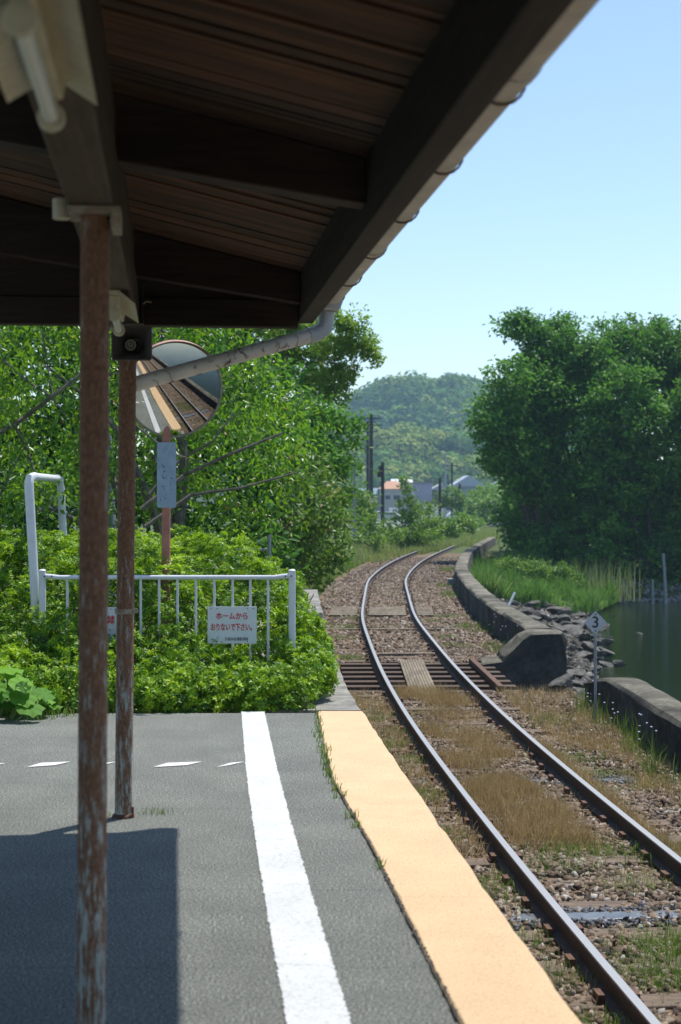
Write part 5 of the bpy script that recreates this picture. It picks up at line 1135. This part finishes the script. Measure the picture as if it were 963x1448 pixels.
# fluorescent fittings under the beam
def fitting(v0, v1, label, ud=0.0):
    t = thing('fluorescent_fitting', label, 'lamp', tuple(wm(cn) @ Vector((ud, v0, 2.46))), CAZ, 'fluorescent fittings under the canopy beam'); L_ = v1-v0
    MB().prism([(-.022, -.001), (.022, -.001), (.088, -.055), (.090, -.062), (.024, -.020), (-.024, -.020), (-.090, -.062), (-.088, -.055)], (1, 0, 0), (0, 0, 1), (0, -.03, 0), (0, L_+.06, 0)).build('reflector', M['lamp_cream'], t)
    MB().prism([(-.030, -.0205), (.030, -.0205), (.022, -.060), (-.022, -.060)], (1, 0, 0), (0, 0, 1), (0, .0, 0), (0, L_, 0)).build('housing', M['lamp_cream'], t, bevel=.003)
    tb = MB().tube([(0, .02, -.098), (0, L_-.02, -.098)], .0150, 16).build('tube', M['tube_glass'], t, smooth=True)
    for q, w2 in ((.005, .012), (L_-.005, -.012)):
        MB().prism([(.028*math.cos(a), -.098+.028*math.sin(a)) for a in np.linspace(0, 2*PI, 20)[:-1]], (1, 0, 0), (0, 0, 1), (0, q-.012, 0), (0, .024, 0)).build('socket', M['lamp_cream'], tb, smooth=False, bevel=.003)
        MB().box((-.012, q-.010, -.075), (.012, q+.010, -.055)).build('socket_neck', M['lamp_cream'], tb)
    return t
fitting(-5.10, -4.47, 'cream fluorescent fitting at the top left corner, nearest under the beam')
fitting(-1.25, -.65, 'small cream fluorescent fitting just behind the near pillar top')
fitting(-8.2, -7.6, 'cream fluorescent fitting behind the viewpoint under the beam')
# conduit stub
t_ = thing('junction_box', 'small cream junction box on the left side of the beam near the near pillar', 'junction box', tuple(wm(cn) @ Vector((-.10, -2.82, 2.47))), CAZ)
MB().tube([(0, 0, -.005), (0, 0, .055)], .028, 16).build('cover', M['lamp_cream'], t_, smooth=True)
MB().tube([(.0, 0, .03), (.04, .02, .04)], .008, 8).build('cable', M['lamp_cream'], t_)
t_ = thing('conduit_pipe', 'thin black conduit running down the tie beam above the speaker', 'conduit', tuple(wm(cn) @ Vector((.09, V1-.06, 2.5))), CAZ)
MB().tube([(0, -.03, 0.0), (0, -.03, .20)], .006, 8).build('pipe', M['dark'], t_)
MB().tube([(0, -.03, .10), (.02, -.04, .115), (.045, -.045, .11)], .0035, 6).build('cable_tail', M['lamp_cream'], t_)

# ---- horn speaker
sp = thing('horn_speaker', 'dark rectangular horn loudspeaker clamped in front of the rusty pillar top', 'loudspeaker', P(186, 485, 7.2), math.radians(-2))
W2, H2 = .098, .084
def rrect(w_, h_, rad, n=5):
    o_ = []
    for (cx_, cz_, a0) in ((w_-rad, h_-rad, 0), (-w_+rad, h_-rad, PI/2), (-w_+rad, -h_+rad, PI), (w_-rad, -h_+rad, 1.5*PI)):
        for k in range(n+1): a = a0+PI/2*k/n; o_.append((cx_+rad*math.cos(a), cz_+rad*math.sin(a)))
    return o_
rings = [(0.0, W2, H2, .016), (0.0, W2-.006, H2-.006, .014), (.03, W2-.030, H2-.026, .02), (.07, .052, .046, .025), (.11, .032, .032, .0319)]
V = []; 
for (yd, w_, h2_, rd) in rings: V += [(x, yd, z) for x, z in rrect(w_, h2_, rd)]
back = [(0.012, W2+.001, H2+.001, .016), (.05, W2-.02, H2-.02, .02), (.12, .052, .052, .05), (.20, .05, .05, .0499)]
nq = 24; Fs = [(i*nq+j, i*nq+(j+1) % nq, (i+1)*nq+(j+1) % nq, (i+1)*nq+j) for i in range(len(rings)-1) for j in range(nq)]+[tuple((len(rings)-1)*nq+j for j in range(nq))]
MB().add(V, Fs).build('horn', M['horn'], sp, smooth=True)
V = []
for (yd, w_, h2_, rd) in [(0.0, W2, H2, .016)]+back: V += [(x, yd, z) for x, z in rrect(w_, h2_, rd)]
Fs = [(i*nq+j, i*nq+(j+1) % nq, (i+1)*nq+(j+1) % nq, (i+1)*nq+j) for i in range(len(back)) for j in range(nq)]+[tuple(len(back)*nq+j for j in range(nq))]
MB().add(V, Fs).build('housing', M['horn'], sp, smooth=True)
R90 = Matrix.Rotation(PI/2, 3, 'X')
c_ = MB().lathe([(0, .0), (.026, .0), (.030, -.010), (.031, -.05)], 24, (-.012, .045, -.005), R90).build('reflex_cone', M['horn'], sp, smooth=True)
MB().lathe([(.021, .0035), (.026, .0035), (.026, .0005), (.021, .0005)], 24, (-.012, .045, -.005), R90).build('ring', M['horn_light'], c_)
text_obj('emblem', 'U', .030, M['horn_light'], sp, (-.012, .041, -.005), Matrix.Rotation(PI/2, 3, 'X').to_euler(), bold=.0015)
MB().bar((0, .14, .03), (0, .25, .10), .03, .012).build('bracket', M['dark'], sp)

# ---------------------------------------------------------------- railing and its notices
RY = 12.2
rl = thing('white_railing', 'white tubular railing with upright bars standing in the azalea hedge', 'railing', (P(237, 812, RY).x, RY, 0))
rx = lambda px: P(px, 812, RY).x
zr_ = P(0, 814.5, RY).z
for px in (60, 413):
    q = MB().tube([(rx(px), RY, -.05), (rx(px), RY, P(0, 808, RY).z)], .0285, 20).build('post', M['white_metal'], rl, smooth=True, world=True)
    MB().lathe([(.030, 0), (.030, .008), (.02, .017), (0.001, .020)], 20, (rx(px), RY, P(0, 808, RY).z)).build('post_cap', M['white_metal'], q, smooth=True, world=True)
tr_ = MB().tube([(rx(60), RY, zr_), (rx(72), RY, zr_-.006), (rx(84), RY, zr_-.012), (rx(388), RY, zr_-.012), (rx(400), RY, zr_-.004), (rx(413), RY, zr_+.002)], [.022, .022, .019, .019, .022, .022], 16).build('top_rail', M['white_metal'], rl, smooth=True, world=True)
for px in (64, 74, 404, 412): MB().tube([(rx(px), RY-.034, zr_), (rx(px), RY-.015, zr_)], .007, 10).build('bolt', M['grey_ink'], tr_, world=True)
for px in (95, 121, 147, 173, 199, 225, 251, 277, 303, 329, 354, 379): MB().tube([(rx(px), RY, zr_-.012), (rx(px), RY, .12)], .0105, 10).build('baluster', M['white_metal'], rl, smooth=True, world=True)
MB().tube([(rx(60), RY, .14), (rx(413), RY, .14)], .013, 10).build('bottom_rail', M['white_metal'], rl, smooth=True, world=True)
def board(px0, px1, py0, py1, label, rz=0.0):
    a = P(px0, py0, RY-.03); b = P(px1, py1, RY-.03); c = (a+b)/2; t = thing('notice_board', label, 'sign', c, rz, 'notices fixed to the white railing'); w_ = (b.x-a.x)/2; h_ = (a.z-b.z)/2
    MB().box((-w_, -.002, -h_), (w_, .002, h_)).build('board', M['sign_white'], t, bevel=.001)
    for (sx, sz) in ((-.86, .88), (-.62, .88), (.62, .88), (.86, .88), (-.62, -.88), (.62, -.88)):
        MB().tube([(sx*w_, -.006, sz*h_), (sx*w_, -.002, sz*h_)], .0042, 8).build('screw', M['black_ink'], t)
    return t, w_, h_
RX = Matrix.Rotation(PI/2, 3, 'X').to_euler()
t_, w_, h_ = board(293.5, 363, 857.5, 910, 'white notice with two lines of red Japanese writing at the right of the railing', -.01)
text_obj('lettering', 'ホームから', .064, M['red_ink'], t_, (0, -.0045, h_*.46), RX, xs=.84, bold=.0012)
text_obj('lettering', 'おりないで下さい。', .066, M['red_ink'], t_, (.006, -.0045, -h_*.14), RX, xs=.615, bold=.0012)
text_obj('lettering', '天竜浜名湖鉄道㈱', .030, M['grey_ink'], t_, (.035, -.0045, -h_*.76), RX, xs=.80)
t_, w_, h_ = board(117, 166, 858.5, 905, 'white notice with red Japanese writing mostly hidden behind the near rusty pillar')
text_obj('lettering', '立入禁', .075, M['red_ink'], t_, (.012, -.0045, h_*.18), RX, xs=1.0, bold=.0015)
text_obj('lettering', '天竜浜名湖鉄道㈱', .030, M['grey_ink'], t_, (0, -.0045, -h_*.72), RX, xs=.72)

# ---- white pipe frame (inverted U) behind the railing
pf_ = thing('pipe_barrier', 'tall white inverted U pipe frame rising out of the hedge at the left', 'pipe frame', (P(48, 870, 12.35).x, 12.35, 0))
a0 = P(50, 850, 12.35); a1_ = P(41, 686, 12.35); a2 = P(46, 674, 12.4); b2_ = P(82, 677, 15.0); b1_ = P(86, 686, 15.0); b0 = P(93, 830, 15.0)
MB().tube([Vector((a0.x+.02, 12.35, -.02)), a0, a1_, P(42.5, 676, 12.36), a2+Vector((.01, .04, 0))], .0385, 20).build('post', M['white_metal'], pf_, smooth=True, world=True)
MB().tube([P(42.5, 677, 12.36), a2, b2_], .034, 20).build('top_bar', M['white_metal'], pf_, smooth=True, world=True)
MB().tube([b2_+Vector((-.03, -.05, 0)), P(85, 678.5, 15.0), b1_, b0, Vector((b0.x, 15, -.02))], .0385, 20).build('post', M['white_metal'], pf_, smooth=True, world=True)
MB().lathe([(.0386, -.015), (.044, -.012), (.044, .012), (.0386, .015)], 18, tuple(P(80, 677, 14.9)), Matrix.Rotation(PI/2, 3, 'X')).build('coupling', M['white_metal'], pf_, smooth=True, world=True)

# ---- convex mirror
MD = 12.7; MC = Vector(((248-CX)/F*MD, MD, CZ+151/F*MD)); yaw, pit = math.radians(18.5), math.radians(15)
nrm = Vector((math.sin(yaw)*math.cos(pit), -math.cos(yaw)*math.cos(pit), -math.sin(pit)))
mx = nrm.to_track_quat('Z', 'Y').to_matrix(); RM, RS = .405, 2.2
mt = thing('traffic_mirror', 'round convex mirror on a faded orange post behind the hedge', 'mirror', (P(234, 760, MD+.12).x, MD+.12, 0))
zc = RS-math.sqrt(RS*RS-RM*RM)
prof_ = [(0.0005, 0)]+[(RM*k/24, math.sqrt(RS*RS-(RM*k/24)**2)-RS) for k in range(1, 25)]
face = MB().lathe(prof_, 72, tuple(MC), mx).build('mirror_face', M['mirror'], mt, smooth=True, world=True)
MB().lathe([(RM-.002, -zc+.004), (RM+.006, -zc+.010), (RM+.018, -zc+.004), (RM+.022, -zc-.02), (RM+.010, -zc-.03), (RM-.01, -zc-.03)], 72, tuple(MC), mx).build('rim', M['mirror_rim'], mt, smooth=True, world=True)
MB().lathe([(RM+.01, -zc-.03), (RM*.7, -zc-.07), (.1, -zc-.09), (.001, -zc-.09)], 48, tuple(MC), mx).build('back_shell', M['hood'], mt, smooth=True, world=True)
# hood over the upper edge
mb = MB(); n_ = 30; upv = (Vector((0, 0, 1))-nrm*nrm.z).normalized(); rt = upv.cross(nrm); V = []
for i in range(n_+1):
    a = -1.15+2.3*i/n_; dirv = upv*math.cos(a)+rt*math.sin(a); base = MC+dirv*(RM+.020)-nrm*(zc+.01); ext = .075*math.cos(a/1.15*PI/2)**.6+.002
    for (o1, o2) in ((0, 0), (.004, 0), (.004, ext), (0, ext)): V.append(base+dirv*o1+nrm*o2)
Fs = [(i*4+j, i*4+(j+1) % 4, (i+1)*4+(j+1) % 4, (i+1)*4+j) for i in range(n_) for j in range(4)]+[(0, 1, 2, 3), tuple(n_*4+j for j in (3, 2, 1, 0))]
mb.add(V, Fs).build('hood', M['hood'], mt, world=True)
pc = Vector((P(234, 700, MD+.12).x, MD+.12, 0))
MB().tube([pc+Vector((0, 0, -.05)), pc+Vector((.01, 0, MC.z+.12))], .037, 20).build('post', M['orange_post'], mt, smooth=True, world=True)
for dz in (-.12, .10): MB().bar(pc+Vector((.01, 0, MC.z+dz)), MC-nrm*.12+Vector((0, 0, dz)), .05, .03).build('bracket', M['grey_pole'], mt, world=True)
pa = P(222, 625.5, MD+.05); pb = P(249, 718, MD+.05); pcn = (pa+pb)/2; hw, hh = (pb.x-pa.x)/2, (pa.z-pb.z)/2
pl_ = MB().prism(rrect(hw, hh, .02), (1, 0, 0), (0, 0, 1), (pcn.x, pcn.y, pcn.z), (0, .004, 0)).build('name_plate', M['blue_plate'], mt, world=True)
pl_['label'] = 'pale blue plate with two columns of peeled lettering'
mb = MB(); rs = random.Random(3)
def pm(fx, fy, dx, dy, w_=.0032):      # stroke of peeled lettering in plate fractions
    a = Vector((pa.x+fx*2*hw, pcn.y-.002, pa.z-fy*2*hh)); mb.bar(a, a+Vector((dx, 0, dy)), .0015, w_, up=(1, 0, 0.001) if abs(dy) > abs(dx) else (0, 0, 1))
for (fx, fy, dx, dy, w_) in ((.28, .35, .012, -.010, .006), (.33, .38, .012, -.003, .008), (.34, .45, .014, 0, .007), (.40, .44, .004, .008, .004), (.32, .545, .018, 0, .008), (.30, .53, .001, .02, .0025), (.72, .55, .012, 0, .010), (.70, .44, .008, 0, .003), (.76, .445, .001, -.014, .003), (.28, .675, .016, -.001, .006), (.38, .70, .001, -.02, .003), (.20, .87, -.006, -.014, .005), (.17, .85, .006, .006, .003), (.36, .83, .006, -.010, .004), (.38, .86, .022, -.004, .003), (.70, .60, .001, -.03, .002), (.66, .67, .018, 0, .002), (.70, .72, .002, -.016, .002), (.50, .51, .0015, -.04, .0015), (.28, .48, .0015, -.04, .0015)):
    pm(fx, fy, dx, dy, w_)
mb.build('lettering', M['plate_mark'], pl_, fix=False, world=True)
mb = MB(); a = Vector((pa.x+.75*2*hw, pcn.y-.0015, pa.z-.02*2*hh)); mb.bar(a, Vector((pa.x+.38*2*hw, pcn.y-.0015, pa.z-.25*2*hh)), .001, .0028, up=(1, 0, .2)); mb.build('scratch', M['sign_grey'], pl_, fix=False, world=True)

# ---- grey pipe frame with curled sheet behind the hedge
D_ = 16.5; gf = thing('grey_rack', 'low grey pipe rack half hidden behind the right part of the hedge', 'rack', (P(380, 800, D_).x, D_, -.05))
q = lambda px, py, dd=0: P(px, py, D_+dd)
MB().tube([q(381, 756), q(381, 830), Vector((q(381, 0).x, D_, -.06))], .018, 10).build('post', M['grey_pole'], gf, world=True, smooth=True)
MB().tube([q(316, 777), Vector((q(316, 0).x, D_, -.06))], .018, 10).build('post', M['grey_pole'], gf, world=True, smooth=True)
for py in (777, 796): MB().tube([q(316, py), q(381, py)], .013, 10).build('rail', M['grey_pole'], gf, world=True, smooth=True)
sht = thing('curled_sheet', 'curled white plastic sheet caught on the left end of the grey rack', 'sheet', tuple(q(312, 775)))
MB().prism([(0, 0), (.03, .055), (.07, .10), (.10, .115), (.105, .108), (.078, .09), (.045, .045), (.05, -.08), (.06, -.15), (.045, -.15), (.03, -.07)], (1, 0, 0), (0, 0, 1), (P(303, 766, D_-.1).x, D_-.1, P(0, 766, D_).z), (0, .12, 0)).build('sheet', M['white_metal'], sht, world=True)

# ---- diamond number sign
sg = thing('number_post', 'grey diamond sign with a black 3 on a thin post by the sea wall', 'sign', (P(842, 900, 17.2).x, 17.2, BAL_Z), 0)
zc_ = P(0, 880.5, 17.2).z-BAL_Z; hd_ = 16.5*17.2/F
fc = MB().prism([(0, -hd_), (hd_, 0), (0, hd_), (-hd_, 0)], (1, 0, 0), (0, 0, 1), (0, -.004, zc_), (0, .004, 0)).build('plate', M['sign_grey'], sg)
text_obj('numeral', '3', .185, M['black_ink'], fc, (0, -.0055, zc_), RX, bold=.002)
for dz in (-.095, .095): MB().tube([(0, -.012, zc_+dz), (0, -.004, zc_+dz)], .008, 8).build('bolt', M['black_ink'], fc)
MB().tube([(.003, .018, -.1), (0, .018, zc_+hd_*.7)], .017, 12).build('post', M['grey_pole'], sg, smooth=True)
# small flowers along the wall
rs = random.Random(31); fl_proto = None
fm = bpy.data.meshes.new('wild_flower'); bm = bmesh.new(); bmesh.ops.create_icosphere(bm, subdivisions=1, radius=.013)
for v_ in bm.verts: v_.co.z *= .6
bm.to_mesh(fm); bm.free(); fm.materials.append(M['flower'])
stm = MB().tube([(0, 0, 0), (.01, 0, -.20), (.0, .01, -.42)], .0025, 4)
sto = stm.build('stem', M['wire'] if False else simple('stem_green', (.07, .14, .03), .7), None, fix=False); stmesh = sto.data; bpy.data.objects.remove(sto)
for k in range(34):
    if k < 24: y = rs.uniform(13.8, 18.6); x = float(wi(y))-rs.uniform(.05, .32); z = BAL_Z+rs.uniform(.22, .45)
    else: y = rs.uniform(24.8, 29); x = float(wi(y))-rs.uniform(.05, .15); z = BAL_Z+rs.uniform(.2, .5)
    o = bpy.data.objects.new('wild_flower', None); COL.objects.link(o); o.location = (x, y, z); o.empty_display_size = .02
    tag(o, 'tiny pale violet flower on a thin stem at the foot of the near sea wall' if k < 24 else 'tiny pale violet flower at the foot of the far sea wall', 'flower', 'violet flowers by the near wall' if k < 24 else 'violet flowers by the far wall')
    h_ = bpy.data.objects.new('flower_head', fm); COL.objects.link(h_); h_.parent = o
    s_ = bpy.data.objects.new('stem', stmesh); COL.objects.link(s_); s_.parent = o
# small grey cabinet near wall
q = G(639, 829, BAL_Z); t_ = thing('trackside_box', 'small grey box beside the far curve of the sea wall', 'box', q, -heading(q.y))
MB().box((-.13, -.16, 0), (.13, .16, .20)).build('case', M['grey_pole'], t_, bevel=.01); MB().box((-.15, -.18, .201), (.15, .18, .23)).build('lid', M['grey_pole'], t_)

# ---------------------------------------------------------------- haze
hzm = bpy.data.materials.new('haze'); hzm.use_nodes = True; n = hzm.node_tree.nodes; l = hzm.node_tree.links; n.remove(n['Principled BSDF'])
pv = n.new('ShaderNodeVolumePrincipled'); pv.inputs['Color'].default_value = (.52, .78, 1.0, 1); pv.inputs['Density'].default_value = .00048
l.new(pv.outputs[0], n['Material Output'].inputs['Volume'])
hzo = MB().box((-320, -45, -8), (420, 930, 56)).build('haze', hzm); tag(hzo, 'thin blue summer haze in the air', 'haze', kind='stuff')
